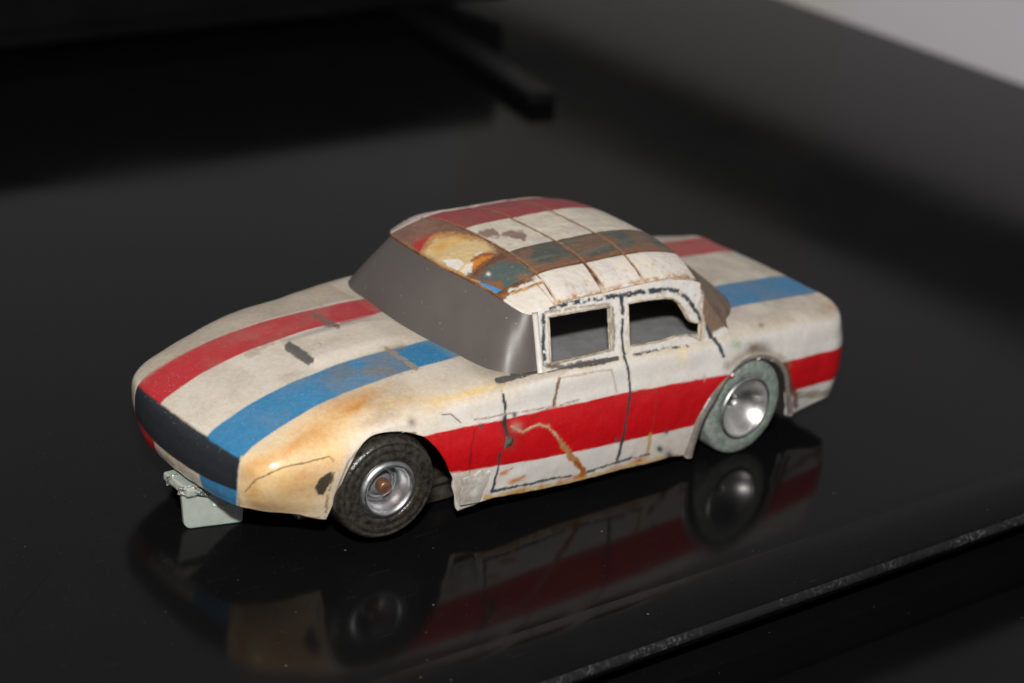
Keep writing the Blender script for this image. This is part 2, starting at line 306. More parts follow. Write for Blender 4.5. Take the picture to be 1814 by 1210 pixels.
# ------------------------------------------------------------------ the car
car = bpy.data.objects.new('slot_car', None); sc.collection.objects.link(car)
tag(car, 'worn white toy slot car with red and blue racing stripes on the black table', 'toy car')
FP = (104, 0, 34.8); RP = (-14, 0, 33.4)
NET = [
 [(139.6, 0, 11.8), (140.7, 0, 14.5), (141.1, 0, 19), (139.9, 0, 24), (134.5, 0, 27.5), (124, 0, 31.4), FP],
 [(139.2, 9, 11.9), (140.3, 9.1, 14.5), (140.7, 9.2, 19), (139.4, 9.3, 24), (134, 8.8, 27.4), (123.5, 6.5, 31.4), FP],
 [(137.9, 17.5, 11.9), (138.8, 17.8, 14.6), (139.3, 18, 19), (138.3, 18, 24), (133.2, 16.5, 27.3), (123, 11.5, 31.2), FP],
 [(136.6, 20.3, 11.9), (137.8, 20.8, 15), (138.5, 21.2, 19), (137.8, 21.2, 23.8), (132.9, 19.8, 27.2), (122.5, 13.5, 31.1), FP],
 [(133.4, 22.8, 11.3), (135.4, 24.5, 15), (136.4, 25.8, 19.5), (135.8, 25.9, 24), (131, 23.8, 27.6), (121, 16, 31.3), FP],
 [(126.5, 25.9, 10.2), (127.9, 28.2, 15), (128.6, 29.9, 20.5), (128.1, 29.8, 25), (124.6, 26.8, 28.9), (117, 17.5, 32.2), FP],
 [(119, 29, 8.4), (119.5, 31, 14.5), (120, 32.7, 21), (119.5, 32.2, 26), (117.5, 28.2, 30.6), (113, 18, 33), FP],
 [(110, 31.5, 7), (110, 33.3, 14), (110, 34.7, 21), (110, 34, 27.3), (110, 29.8, 31.9), (108, 17.5, 33.8), FP],
 [(92, 33.2, 3.5), (92, 35, 13), (92, 35.9, 21), (92, 35, 28), (92, 31.6, 33), (92, 18, 34.8), (92, 0, 35.3)],
 [(80, 34.2, 3.5), (80, 35.8, 13), (80, 36.4, 20.5), (80, 35.6, 28), (80, 33, 34), (80, 19, 35.2), (80, 0, 35.6)],
 [(60, 34.4, 3), (60, 36, 12.5), (60, 36.5, 20), (60, 35.7, 28), (60, 33.3, 34.4), (60, 19, 35.2), (60, 0, 35.5)],
 [(40, 34.4, 2.8), (40, 36, 12), (40, 36.5, 19.5), (40, 35.7, 27.5), (40, 33.2, 34), (40, 19, 34.8), (40, 0, 35)],
 [(18, 34.4, 2), (18, 36, 11), (18, 36.4, 18.5), (18, 35.5, 26.5), (18, 32.6, 33), (18, 19, 34.2), (18, 0, 34.5)],
 [(2, 33.6, 3), (2, 35.2, 10.5), (2, 35.9, 17.5), (2, 35.1, 26), (2, 31.6, 32.3), (2, 18, 33.5), (2, 0, 33.8)],
 [(-14, 32.6, 3.5), (-14, 34, 10.5), (-14, 34.7, 17), (-14, 34, 24.5), (-14, 30.8, 31.2), (-14, 17, 33), RP],
 [(-26, 31.6, 5.0), (-26, 33, 11), (-26, 33.4, 16.5), (-26, 32.9, 23.5), (-26, 30, 30.4), (-24, 17, 32.6), RP],
 [(-35.5, 30.8, 7.2), (-36, 31.4, 11.5), (-36.2, 31.6, 16), (-35.8, 31, 23), (-34.5, 28.6, 29.7), (-29, 16, 32.4), RP],
 [(-38.6, 28.6, 7.6), (-39.3, 29, 12), (-39.6, 29.2, 16), (-38.9, 28.6, 23.5), (-36.6, 26.2, 30.4), (-31, 14, 32.3), RP],
 [(-40.2, 18, 7.8), (-41, 18, 12), (-41.3, 18, 16), (-40.5, 18, 24.5), (-37.4, 17, 30.9), (-31, 10, 32.4), RP],
 [(-40.6, 0, 8), (-41.4, 0, 12), (-41.8, 0, 16), (-40.9, 0, 24.8), (-37.7, 0, 31), (-31, 0, 32.5), RP]]
ZCX = [-42, -38, -34, -24, -14, 0, 20, 40, 60, 80, 92, 104, 112, 119, 127, 134, 140]
ZCZ = [30.2, 31.6, 32.4, 33.0, 33.5, 33.9, 34.6, 35.0, 35.5, 35.7, 35.4, 34.7, 33.7, 32.5, 30.2, 27.6, 24.2]
LOWX = [-60, -36, -30, -22, -18.5, -18.1, -15.3, -12.7, -8.5, -2.1, 2.7, 8.1, 13.2, 16.4, 17.3, 17.5, 22.4, 40, 57.5, 66, 79, 82.7, 88.2, 89.6, 91.2, 94.2, 97.9, 100.8, 104.8, 109.4, 113.8, 117, 119.3, 120.0, 120.3, 150]
LOWZ = [0, 7.2, 6.5, 5.1, 5.4, 7.1, 12.8, 19.4, 23.4, 25.7, 25.6, 23.6, 18.7, 13.3, 6, 3.6, 4.3, 4.7, 4.9, 5.5, 6.7, 6.2, 5.3, 8.5, 13.7, 19.5, 24.3, 27, 28.6, 29.2, 28.5, 25.9, 21.5, 15, 7, 0]
def _smooth_low():
    global LOWX, LOWZ
    q = list(zip(LOWX, LOWZ)); out = []
    def sp(seg):
        a = np.array(seg, float); t = np.concatenate([[0], np.cumsum(np.linalg.norm(np.diff(a, axis=0), axis=1))])
        return [tuple(v) for v in spline(t, a, np.linspace(0, t[-1], 160))]
    i0, i1 = LOWX.index(-18.1), LOWX.index(17.3); j0, j1 = LOWX.index(88.2), LOWX.index(120.0)
    q = q[:i0]+sp(q[i0:i1+1])+q[i1+1:j0]+sp(q[j0:j1+1])+q[j1+1:]
    X = np.maximum.accumulate(np.array([a for a, b in q])+np.arange(len(q))*1e-7); LOWX = X; LOWZ = np.array([b for a, b in q])
_smooth_low()
def body_grid(step=0.33, NV=210):
    net = np.array(NET, float); g0 = net[1]*[1, -1, 1]; g1 = net[-2]*[1, -1, 1]; net = np.concatenate([g0[None], net, g1[None]])
    t = np.concatenate([[0], np.cumsum(np.linalg.norm(np.diff(net[:, 2], axis=0), axis=1))])
    q = np.linspace(t[1], t[-2], int((t[-2]-t[1])/step)+1)
    # extra stations on the steep arch edges
    A = spline(t, net, q); vv = np.linspace(0, 6, 300); out = []
    lv = np.arange(7.)
    for i in range(len(q)):
        c = spline(lv, A[i], vv)
        zc = spline(ZCX, ZCZ, c[:, 0])-1.2*(np.abs(c[:, 1])/25)**2.5
        wgt = sstep(4.15, 5.1, vv); c[:, 2] = c[:, 2]*(1-wgt)+zc*wgt
        lim = np.interp(c[:, 0], LOWX, LOWZ); bad = np.nonzero((c[:, 2] < lim) & (vv < 3.6))[0]
        v0 = 0.0
        if len(bad):
            j = bad[-1]; a = lim[j]-c[j, 2]; b = c[j+1, 2]-lim[j+1]; v0 = vv[j]+(vv[j+1]-vv[j])*a/(a+b+1e-9)
        L = np.concatenate([[0], np.cumsum(np.linalg.norm(np.diff(c, axis=0), axis=1))]); L0 = np.interp(v0, vv, L)
        Lm = np.interp(3.75, vv, L); ls = np.concatenate([L0+(Lm-L0)*np.linspace(0, 1, 90)[:-1], Lm+(L[-1]-Lm)*np.linspace(0, 1, NV-89)])
        out.append(np.stack([np.interp(ls, L, c[:, k]) for k in range(3)], 1))
    return np.array(out)
G = body_grid()
ns, nv = G.shape[:2]
G = np.concatenate([G, (G*[1, -1, 1])[1:-1][::-1]]); nr = len(G)
Pb = G.reshape(-1, 3)
# bonnet bulge with an intake step, slight hand-formed waviness
bul = 0.85*(1-sstep(4.2, 9.0, np.abs(Pb[:, 1])))*(1-sstep(108.8, 111.2, Pb[:, 0]))*sstep(79, 90, Pb[:, 0])*(Pb[:, 2] > 30)
Pb[:, 2] += bul
wv = (fbm(Pb, 0.09, 11, 3)-0.5)*0.9; Pb[:, 1] += wv*np.sign(Pb[:, 1])*sstep(15, 30, np.abs(Pb[:, 1])); Pb[:, 2] += (fbm(Pb, 0.07, 23, 3)-0.5)*0.5*sstep(26, 32, Pb[:, 2])
# ragged lower edge
low_row = np.arange(nr)*nv
Pb[low_row, 2] += (vnoise(Pb[low_row], 0.5, 31)-0.5)*0.5
F = grid_faces(nr, nv, True)
cen = Pb[F].mean(1)
inner = (cen[:, 2] > 32.5) & (np.abs(cen[:, 1]) < 30.3) & (cen[:, 0] < 78.3-0.004*cen[:, 1]**2) & (cen[:, 0] > -7+0.013*cen[:, 1]**2)
F = F[~inner]
used = np.zeros(len(Pb), bool); used[F.ravel()] = True; rem = np.cumsum(used)-1
Pb = Pb[used]; F = rem[F]
me = mesh('body_shell', Pb, F)
bmw = bmesh.new(); bmw.from_mesh(me); bmesh.ops.remove_doubles(bmw, verts=bmw.verts[:], dist=2e-6); bmw.to_mesh(me); bmw.free()
Pb = np.zeros(len(me.vertices)*3, np.float32); me.vertices.foreach_get('co', Pb); Pb = Pb.reshape(-1, 3).astype(float)/S
bn = vnormals(me)
if (bn[:, 2]*(Pb[:, 2] > 33)).sum() < 0: me.flip_normals(); bn = vnormals(me)
p = Paint(Pb, bn, CREAM, 0.27)
x, y, z = Pb.T; ay = np.abs(y); nz_ = bn[:, 2]; j1 = (fbm(Pb, 0.35, 5, 4)-0.5)*0.8; j2 = (fbm(Pb, 0.4, 6, 4)-0.5)*0.8
sidef = sstep(0.75, 0.45, nz_)*(x < 118)*(x > -40)
p.put(sidef*0.9, WHITE)
# yellowed varnish, patchy
p.put(0.35*sstep(0.5, 0.75, fbm(Pb, 0.06, 41, 4)), s2l(205, 180, 140))
p.mask = p.face & (x > 70) & (y > 8)
YL = s2l(236, 202, 146); OR = s2l(205, 140, 62)
for a in ((470, 850, 75, 60, YL, 0.95, 0), (560, 800, 80, 60, YL, 0.8, 0.3), (500, 880, 90, 40, YL, 0.7, 0), (600, 735, 90, 38, YL, 0.7, -0.5), (560, 770, 60, 24, OR, 0.55, -0.6), (630, 708, 62, 14, OR, 0.6, -0.35),
          (455, 825, 44, 14, OR, 0.75, -0.5), (560, 835, 70, 16, OR, 0.35, -0.4), (450, 870, 14, 26, OR, 0.5, 0), (520, 790, 40, 10, OR, 0.6, -0.7), (690, 715, 60, 12, s2l(214, 176, 118), 0.6, -0.2), (660, 745, 30, 10, s2l(170, 128, 84), 0.45, -0.4), (630, 720, 34, 9, OR, 0.8, -0.5), (590, 705, 40, 10, s2l(150, 105, 60), 0.4, -0.3), (540, 850, 50, 40, OR, 0.25, 0.4), (480, 900, 50, 12, OR, 0.3, 0.1), (840, 695, 30, 7, YL, 0.8, -0.4), (770, 712, 26, 10, YL, 0.8, 0)):
    p.blob(a[0], a[1], a[2], a[3], a[4], a[5], a[6], seed=int(a[0]))
p.mask = p.face.copy()
# top stripes
def band(v, lo, hi, s=0.35): return sstep(lo-s, lo+s, v)*(1-sstep(hi-s, hi+s, v))
hood = sstep(77.8, 78.4, x+j1*0.6)
ti = np.interp(x, [78, 139], [8.9, 9.3]); to = np.minimum(np.interp(x, [78, 139], [18.4, 21.0]), np.where(x > 133, np.interp(z, [11, 16], [19.6, 21]), 99))
topm = ((nz_ > 0.3) | (x > 134))
p.put(hood*topm*band(y+j1*0.5, ti, to), BLUE, 0.36); p.put(hood*topm*band(-y+j2*0.5, ti, to), s2l(190, 32, 42), 0.36)
deck = (x < 6)*(nz_ > 0.35)
p.put(deck*band(y+j1*0.5, 9.5, 21.2), BLUE*1.0, 0.4); p.put(deck*band(-y+j2*0.5, 9.8, 22), s2l(190, 48, 60), 0.4)
# front bar
zt = np.interp(ay, [0, 9, 20.7], [24.6, 24.3, 23.7]); zb_ = np.interp(ay, [0, 9, 20, 21.5], [15.4, 15.5, 16.3, 16.6])
p.put((x > 133)*band(z+j1*0.7, zb_, zt, 0.3)*(1-sstep(20.7, 21.2, ay+j2*0.6)), INK, 0.42)
lowm = (x > 134)*(z < 15.9)*(ay < 21)
p.put(lowm*0.25*sstep(0.35, 0.6, fbm(Pb, 0.5, 77, 3)), s2l(110, 80, 55))
# side stripe, both flanks
hi = np.interp(x, [-40, -13, 14, 43, 99], [20.4, 22.1, 24.1, 25.9, 27.2]); lo = np.interp(x, [-40, -18, 21, 60, 91, 100], [12.0, 12.9, 12.3, 14.0, 16.4, 17])
p.put((x < 101)*(ay > 24)*(nz_ < 0.6)*band(z+j1*0.5+j2*0.3, lo, hi, 0.16), RED, 0.28)
# dust and grime on upward faces
upw = sstep(0.5, 0.95, nz_); g1 = fbm(Pb, 0.12, 55, 4); g2 = fbm(Pb, 0.6, 56, 3)
p.put(upw*np.clip(0.05+0.26*sstep(0.42, 0.75, g1)*(0.5+g2), 0, 0.6), s2l(150, 134, 116), 0.55)
p.put(upw*(y < -20)*(x > 80)*0.55, s2l(158, 142, 122), 0.6)
p.put(upw*sstep(84, 78, x)*(x > 60)*0.35, s2l(140, 128, 115), 0.6)
p.put(sstep(0.8, 0.2, nz_)*(x > 100)*(y < -22)*0.5, s2l(140, 120, 95), 0.5)
p.put(upw*(x < 0)*0.22*sstep(0.4, 0.7, fbm(Pb, 0.2, 61, 3)), s2l(140, 118, 92))
# intake slot at the front of the bulge
p.poly([(503, 612), (512, 604), (530, 614), (557, 635), (555, 644), (545, 644), (522, 629), (506, 618)], s2l(80, 77, 75), 0.95, 2.5, 0.7, 4)
p.line([(506, 619), (522, 630), (546, 645)], 4, s2l(44, 42, 40), 0.7, 0.8, 0.1, 4, 94)
p.put((nz_ > 0.2)*band(x-0.08*y, 86.3, 88.5, 0.6)*band(y, 8.5, 17, 1)*0.75*sstep(0.3, 0.6, fbm(Pb, 1.1, 66, 2)), s2l(128, 112, 96), 0.7)
p.put((nz_ > 0.2)*band(x+0.08*y, 93.5, 96.5, 0.8)*band(-y, 6.5, 11.5, 1)*0.8*sstep(0.3, 0.6, fbm(Pb, 1.1, 67, 2)), s2l(120, 96, 90), 0.7)
p.put((nz_ > 0.2)*band(x, 86, 112, 5)*band(y, 9, 19, 0.5)*0.55*sstep(0.44, 0.6, fbm(Pb, 0.17, 68, 3)), s2l(118, 116, 110), 0.6)
p.mask = p.face & (nz_ > 0.4) & (x > 76)
p.poly([(640, 632), (700, 612), (745, 655), (650, 668)], s2l(132, 120, 106), 0.45, 8, 0.6, 14)
p.poly([(692, 622), (752, 609), (800, 634), (736, 652)], BLUE*0.95, 1, 1.5, 0.35, 4)
p.line([(684, 618), (712, 634), (738, 654)], 9, s2l(150, 134, 116), 0.9, 0.7, 0.1, 6, 91)
p.line([(556, 557), (575, 567), (598, 578)], 9, s2l(122, 96, 88), 0.85, 0.7, 0.2, 6, 92)
p.poly([(575, 548), (632, 535), (668, 557), (604, 575)], s2l(178, 44, 54), 0.7, 1.5, 0.4, 4)
p.line([(440, 625), (500, 590), (560, 562)], 16, s2l(150, 100, 92), 0.35, 0.6, 0.35, 8, 93)
# hand drawn panel lines and damage on the visible flank
p.mask = p.face & (y > 10) & (nz_ < 0.997) & ~((x < 4) & (z > 31)) & (x < 121)
K = INK*1.8
p.line(Z5([(145, 385), (270, 350), (400, 312), (520, 300), (640, 290), (760, 268), (850, 245)]), 12, s2l(84, 80, 76), 1, 0.5, 0.18, 4, 2)
p.line(Z5([(150, 400), (170, 465)]), 2, s2l(190, 160, 110), 0.8)
p.line(Z5([(172, 465), (185, 540), (182, 640), (197, 700)]), 5, K, 1, 0.4, 0.22, 4, 3)
p.line(Z5([(155, 815), (140, 910), (120, 1000), (104, 1047)]), 4.2, K, 1, 0.4, 0.0, 3, 4)
p.line(Z5([(104, 1042), (250, 1015), (350, 995), (480, 965), (620, 945), (700, 920), (800, 885), (900, 855), (1040, 822)]), 4.2, K*1.1, 0.95, 0.4, 0.33, 4, 5)
p.line(Z5([(883, 150), (893, 240), (915, 300), (925, 400), (930, 470), (915, 560), (900, 650), (885, 740), (850, 860)]), 4.4, K, 1, 0.4, 0.2, 3, 6)
p.line(Z3([(955, 650), (1010, 730), (1060, 800), (1082, 855)]), 6, K*1.2, 1, 0.4, 0.1, 3, 7)
p.line(Z3([(630, 845), (700, 832), (780, 813), (860, 806), (905, 800)]), 4.5, K*1.4, 1, 0.4, 0.42, 4, 8)
p.line(Z5([(915, 467), (1085, 437), (1080, 560), (1050, 740), (1030, 820)]), 2.0, s2l(120, 60, 40), 0.55, None, 0.32, 3, 9)
p.line(Z5([(1050, 700), (1030, 820)]), 5, s2l(190, 150, 90), 0.8, None, 0.1, 3, 10)
p.line(Z5([(512, 370), (490, 440), (472, 535)]), 5, s2l(118, 78, 36), 0.9, None, 0.1, 4, 11)
p.line(Z5([(500, 372), (640, 345), (815, 318), (840, 400), (846, 455)]), 3.0, s2l(170, 132, 84), 0.65, None, 0.34, 5, 12)
p.line(Z4([(945, 470), (925, 560), (915, 700), (905, 820)]), 2.2, s2l(90, 25, 20), 0.75, None, 0.0, 3, 13)
p.line(Z4([(750, 385), (800, 380), (860, 432)]), 2.6, s2l(90, 75, 60), 0.8, None, 0.15, 3, 14)
p.line(Z4([(700, 300), (1000, 235), (1060, 215)]), 9, s2l(222, 190, 130), 0.6, None, 0.25, 4, 15)
p.line(Z5([(0, 618), (180, 585), (470, 540), (620, 500)]), 2.6, s2l(120, 70, 55), 0.7, None, 0.35, 3, 16)
# glued crack
CR = Z5([(225, 655), (290, 690), (330, 662), (380, 645), (440, 660), (480, 695), (520, 750), (560, 815), (610, 870), (648, 920), (640, 975)])
p.line(CR, 8, s2l(176, 96, 74), 0.9, 0.25, 0.12, 6, 17); p.line(CR, 3, s2l(215, 180, 150), 0.9, 0.2, 0.3, 6, 18)
p.line(CR[6:], 11, s2l(170, 120, 72), 0.85, 0.3, 0.1, 7, 19); p.line(CR[8:], 7, s2l(165, 84, 24), 0.9, 0.3, 0.1, 6, 20)
p.blob(*Z5([(210, 745)])[0], 11, 14, s2l(104, 66, 54), 0.95, 0, 0.9, 21, 1.6, 0.2); p.blob(*Z5([(250, 655)])[0], 10, 8, s2l(180, 140, 120), 0.8)
p.blob(*Z5([(180, 640)])[0], 6, 14, s2l(60, 40, 36), 0.9)
for a, b, r, al in ((265, 1045, 17, .95), (510, 993, 6, 1), (635, 955, 8, 1), (590, 970, 16, .5), (180, 935, 9, .4), (250, 975, 14, .5), (60, 1080, 12, .4), (400, 1015, 5, .7), (850, 905, 14, .4), (980, 862, 14, .6)):
    p.blob(*Z5([(a, b)])[0], r, 4.6, s2l(196, 108, 18), min(1, al*1.5), -0.25, 0.8, a, 1.0)
p.line(Z5([(70, 1085), (300, 1040), (600, 985), (800, 925), (1050, 865), (1200, 835)]), 9, s2l(205, 168, 100), 0.75, None, 0.3, 5, 22)
p.line(Z5([(70, 1095), (300, 1052), (600, 998), (800, 938), (1050, 875)]), 3.5, s2l(150, 92, 36), 0.8, None, 0.45, 4, 23)
p.line(Z5([(160, 935), (225, 905)]), 3, s2l(196, 130, 60), 0.8, None, 0.1, 4, 96); p.line(Z5([(215, 1000), (300, 950)]), 3.5, s2l(200, 140, 70), 0.8, None, 0.1, 4, 97)
for a, b, r in ((1145, 690, 3.5), (1160, 830, 7), (1110, 795, 4), (40, 655, 4), (240, 590, 4), (850, 738, 3), (1100, 790, 4)): p.blob(*Z5([(a, b)])[0], r, r*1.2, K*1.5, 1, 0, 0.3)
p.blob(*Z5([(1240, 225)])[0], 8, 14, s2l(235, 215, 170), 0.8)
# clear cracked corner behind the front wheel arch
p.poly(Z4([(820, 760), (985, 705), (1040, 715), (985, 920), (850, 975), (828, 860)]), s2l(190, 180, 166), 0.75, 2, 0.15, 8)
p.blob(*Z4([(900, 870)])[0], 18, 14, s2l(150, 138, 122), 0.7, 0, 0.9, 31, 0.9); p.line(Z4([(1030, 720), (1000, 820), (985, 900)]), 4, s2l(225, 220, 215), 0.9, 0.15, 0.1, 4, 24)
# front wing: ink line, chip, arch edge
p.mask = p.face & (x > 95) & (y > 12)
p.line(Z1([(590, 985), (640, 930), (750, 880), (860, 855), (965, 828), (985, 850)]), 2.6, s2l(96, 84, 62), 0.85, None, 0.0, 3, 25)
p.poly(Z1([(900, 970), (925, 925), (975, 895), (985, 925), (955, 975), (940, 1000), (915, 1000)]), s2l(72, 62, 50), 1, 1.2, 0.6, 6)
p.line(Z1([(985, 900), (960, 1000), (950, 1075)]), 5, s2l(110, 90, 70), 0.7, None, 0.4, 5, 26)
p.line(Z4([(100, 990), (120, 850), (200, 660), (330, 520), (480, 480), (560, 480)]), 15, s2l(205, 195, 182), 0.9, 0.4, 0.0, 4, 27)
p.line(Z4([(95, 1000), (118, 850), (195, 660), (325, 525), (480, 492), (590, 495)]), 3.5, s2l(120, 96, 66), 0.8, 0.4, 0.2, 3, 28)
p.blob(*Z4([(570, 430)])[0], 8, 8, s2l(110, 96, 80), 0.8); p.blob(*Z4([(690, 140)])[0], 3.5, 2.5, s2l(90, 55, 40), 1)
p.line(Z1([(575, 830), (560, 960), (555, 1050)]), 4, s2l(225, 205, 165), 0.7, None, 0, 2, 29)
p.line(Z1([(600, 1085), (700, 1108), (860, 1100), (960, 1100)]), 3, s2l(130, 95, 55), 0.6, None, 0.3, 3, 30)
# rear quarter: grime over the arch, greenish smear, dirty lower edge
p.mask = p.face & (x < 22) & (y > 14)
p.line(Z6([(560, 360), (700, 260), (800, 240), (930, 300), (985, 350)]), 13, s2l(138, 116, 88), 0.6, 0.5, 0.1, 8, 33, 7); p.blob(*Z6([(760, 225)])[0], 22, 12, s2l(100, 84, 62), 0.7)
p.blob(*Z6([(620, 200)])[0], 9, 9, s2l(140, 165, 130), 0.7, 0, 0.9, 34, 0.8); p.line(Z6([(1030, 560), (1200, 560), (1365, 530)]), 12, s2l(120, 96, 58), 0.6, 0.5, 0.25, 6, 35)
p.line(Z6([(975, 350), (1000, 450), (1040, 560), (1045, 640)]), 10, s2l(110, 62, 50), 0.8, 0.4, 0.1, 4, 36)
p.blob(*Z6([(800, 65)])[0], 5, 4, s2l(120, 96, 70), 0.9); p.blob(1355, 495, 8, 12, s2l(140, 112, 84), 0.8); p.blob(1470, 545, 22, 9, s2l(170, 140, 100), 0.6)
setcol(me, p.col, p.rough)
body = link('body_shell', me, MP, car)
def rim(o, th=0.7):
    m = o.modifiers.new('thick', 'SOLIDIFY'); m.thickness = th*S; m.offset = -1; m.use_rim_only = True
rim(body, 0.8)
# ------------------------------------------------------------------ windscreen, roof, cabin sides, rear window
def ruled(name, A, B, n, m, bulge, mat, flip=False, BR=None):
    A = np.array(A, float); B = np.array(B, float)
    def full(C, D=None):
        D = C if D is None else np.array(D, float)
        C = np.concatenate([(D*[1, -1, 1])[1:][::-1], C]); t = np.concatenate([[0], np.cumsum(np.linalg.norm(np.diff(C, axis=0), axis=1))])
        return spline(t/t[-1], C, np.linspace(0, 1, n))
    a, b = full(A), full(B, BR); t = np.linspace(0, 1, m)[None, :, None]
    V = a[:, None]*(1-t)+b[:, None]*t; V[..., 0] += bulge*(4*t*(1-t))[..., 0]
    me = mesh(name, V.reshape(-1, 3), grid_faces(n, m)); 
    if flip: me.flip_normals()
    return me
WB = [(81.6, 0, 34.6), (81.2, 6, 34.7), (80.3, 12, 34.6), (79.0, 18, 34.5), (77.8, 24, 34.4), (76.9, 27.6, 34.3), (75.2, 30.3, 34.3), (71.6, 32.0, 34.8), (67.0, 32.9, 35.0)]
WT = [(73.6, 0, 49.7), (73.2, 6, 49.6), (72.4, 12, 49.4), (71.5, 18, 48.9), (70.9, 23, 48.3), (70.4, 25.6, 47.8), (69.6, 27.6, 47.4), (68.4, 28.8, 47.2), (67.0, 29.2, 47.2)]
WTR = [(73.6, 0, 49.7), (73.2, 6, 49.6), (72.4, 12, 49.3), (71.3, 17, 48.9), (70.2, 20.5, 48.4), (69.2, 22.6, 48), (68, 24, 47.5), (66.6, 25, 47.2), (65.5, 25.6, 47)]
me = ruled('windscreen', WB, WT, 240, 60, 0.5, MSCR, False, WTR); link('windscreen', me, MSCR, car)
RB = [(-10.5, 0, 33.6), (-10.2, 6, 33.5), (-9, 13, 33.3), (-6.4, 19, 33), (-2.5, 23.5, 32.6), (1.5, 26.6, 32.2), (5, 28.8, 31.8), (7.5, 30.2, 32)]
RT = [(15.5, 0, 51.1), (15.6, 6, 51.0), (15.8, 12, 50.6), (16, 17, 49.8), (16, 21, 48.5), (15.6, 24.2, 47), (15.2, 26, 45.7), (15.2, 27.2, 44.6)]
me = ruled('rear_window', RB, RT, 200, 60, -0.6, None, True); Pq = np.array([v.co for v in me.vertices])/S
pq = Paint(Pq, vnormals(me), s2l(112, 88, 66), 0.42); pq.put(0.6*sstep(0.4, 0.7, fbm(Pq, 0.25, 3, 4)), s2l(142, 118, 92)); pq.put(0.35*sstep(0.5, 0.7, fbm(Pq, 0.7, 9, 3)), s2l(78, 56, 40))
setcol(me, pq.col, pq.rough); link('rear_window', me, MROOF, car)
FXY = [(0, 73.6), (6, 73.2), (12, 72.4), (18, 71.5), (23, 70.9), (27.2, 69.8), (29, 68.6)]
ZTX = [10, 15, 17, 25, 33, 45, 58, 62, 66, 70, 73.6, 76]; ZTZ = [48.8, 51.2, 52.0, 53.7, 54.1, 54.0, 53.6, 53.0, 52.1, 51.0, 49.8, 48.9]
def roofz(x, y):
    a = np.abs(y); sh = (73.6-frontx(y))*sstep(54, 70, x)
    D = np.interp(x, [10, 17, 34, 47, 60, 66, 73], [6.6, 6.0, 5.3, 5.0, 4.2, 3.3, 2.2])
    return spline(ZTX, ZTZ, x+sh)-D*(a/28.3)**3.5
def roofw(x): return np.interp(x, [10, 17, 34, 50, 66, 73], [26.4, 27.4, 28.4, 28.8, 28.9, 28.5])
def frontx(y): return np.where(y > 0, np.interp(y, *zip(*FXY)), np.interp(-y, [0, 6, 12, 18, 22, 25, 27], [73.6, 73.2, 72.4, 71.3, 70.0, 68.0, 65.5]))
def clipy(x, y): return np.where(y > 0, np.minimum(y, roofw(x)), np.maximum(y, -np.minimum(roofw(x), np.interp(x, [56, 62, 68, 73], [28.6, 27.2, 25.4, 24]))))
def roof_pt(u, yy, off=0.0):
    zz = roofz(u, yy); e = 0.05
    nx = -(roofz(u+e, yy)-roofz(u-e, yy))/(2*e); ny = -(roofz(u, yy+e)-roofz(u, yy-e))/(2*e); l = np.sqrt(nx*nx+ny*ny+1)
    return np.stack([u+off*nx/l, yy+off*ny/l, zz+off/l], -1)
# roof base skin
n, m_ = 150, 130; tt = np.linspace(-1, 1, m_)
V = []
for i, s in enumerate(np.linspace(0, 1, n)):
    xf = frontx(tt*28.6)-0.1; xx = 15.3*(1-s)+xf*s; V.append(roof_pt(xx, clipy(xx, tt*roofw(xx))))
Pr = np.array(V).reshape(-1, 3); me = mesh('roof', Pr, grid_faces(n, m_)); 
if vnormals(me)[:, 2].mean() < 0: me.flip_normals()
pr = Paint(Pr, vnormals(me), s2l(112, 74, 50), 0.5); pr.put(0.7*sstep(0.4, 0.65, fbm(Pr, 0.5, 12, 3)), s2l(150, 112, 78)); pr.put(0.5*sstep(0.5, 0.7, fbm(Pr, 0.8, 14, 3)), s2l(70, 44, 30))
pr.put(sstep(26, 27.5, np.abs(Pr[:, 1])), s2l(205, 190, 165))
pr.put((Pr[:, 1] > 22)*sstep(60.5, 62.5, Pr[:, 0]), s2l(220, 212, 200))
GOLD = s2l(196, 150, 80)
def corner(q):
    q.line(ZV([(1270, 1000), (1400, 955), (1520, 915), (1640, 875)]), 9, s2l(232, 224, 214), 0.9, 0.4, 0.15, 4, 81)
    q.line(ZV([(1290, 1015), (1400, 985), (1520, 935), (1640, 890)]), 5, GOLD, 0.95, 0.2, 0.1, 3, 82); q.line(ZV([(1250, 1010), (1400, 968), (1520, 922), (1640, 880)]), 2.2, s2l(110, 66, 34), 0.9, 0.3, 0.1, 3, 83)
    q.line(ZV([(1640, 870), (1690, 950), (1735, 1080)]), 3.2, s2l(140, 96, 56), 0.9, 0.4, 0.0, 3, 84)
    q.blob(*ZV([(1480, 885)])[0], 7, 3, s2l(110, 104, 96), 0.7)
corner(pr)
setcol(me, pr.col, pr.rough); roof = link('roof', me, MROOF, car); rim(roof, 0.6)
COLS = [(-28.6, -22.05, 'far'), (-22, -7.63, 'red'), (-7.57, 8.67, 'white'), (8.73, 19.6, 'teal'), (19.75, 28.9, 'edge')]
ROWS = [(15.8, 32.4), (32.8, 44.65), (45.0, 58.75), (59.15, 99)]
rs = np.random.RandomState(11)
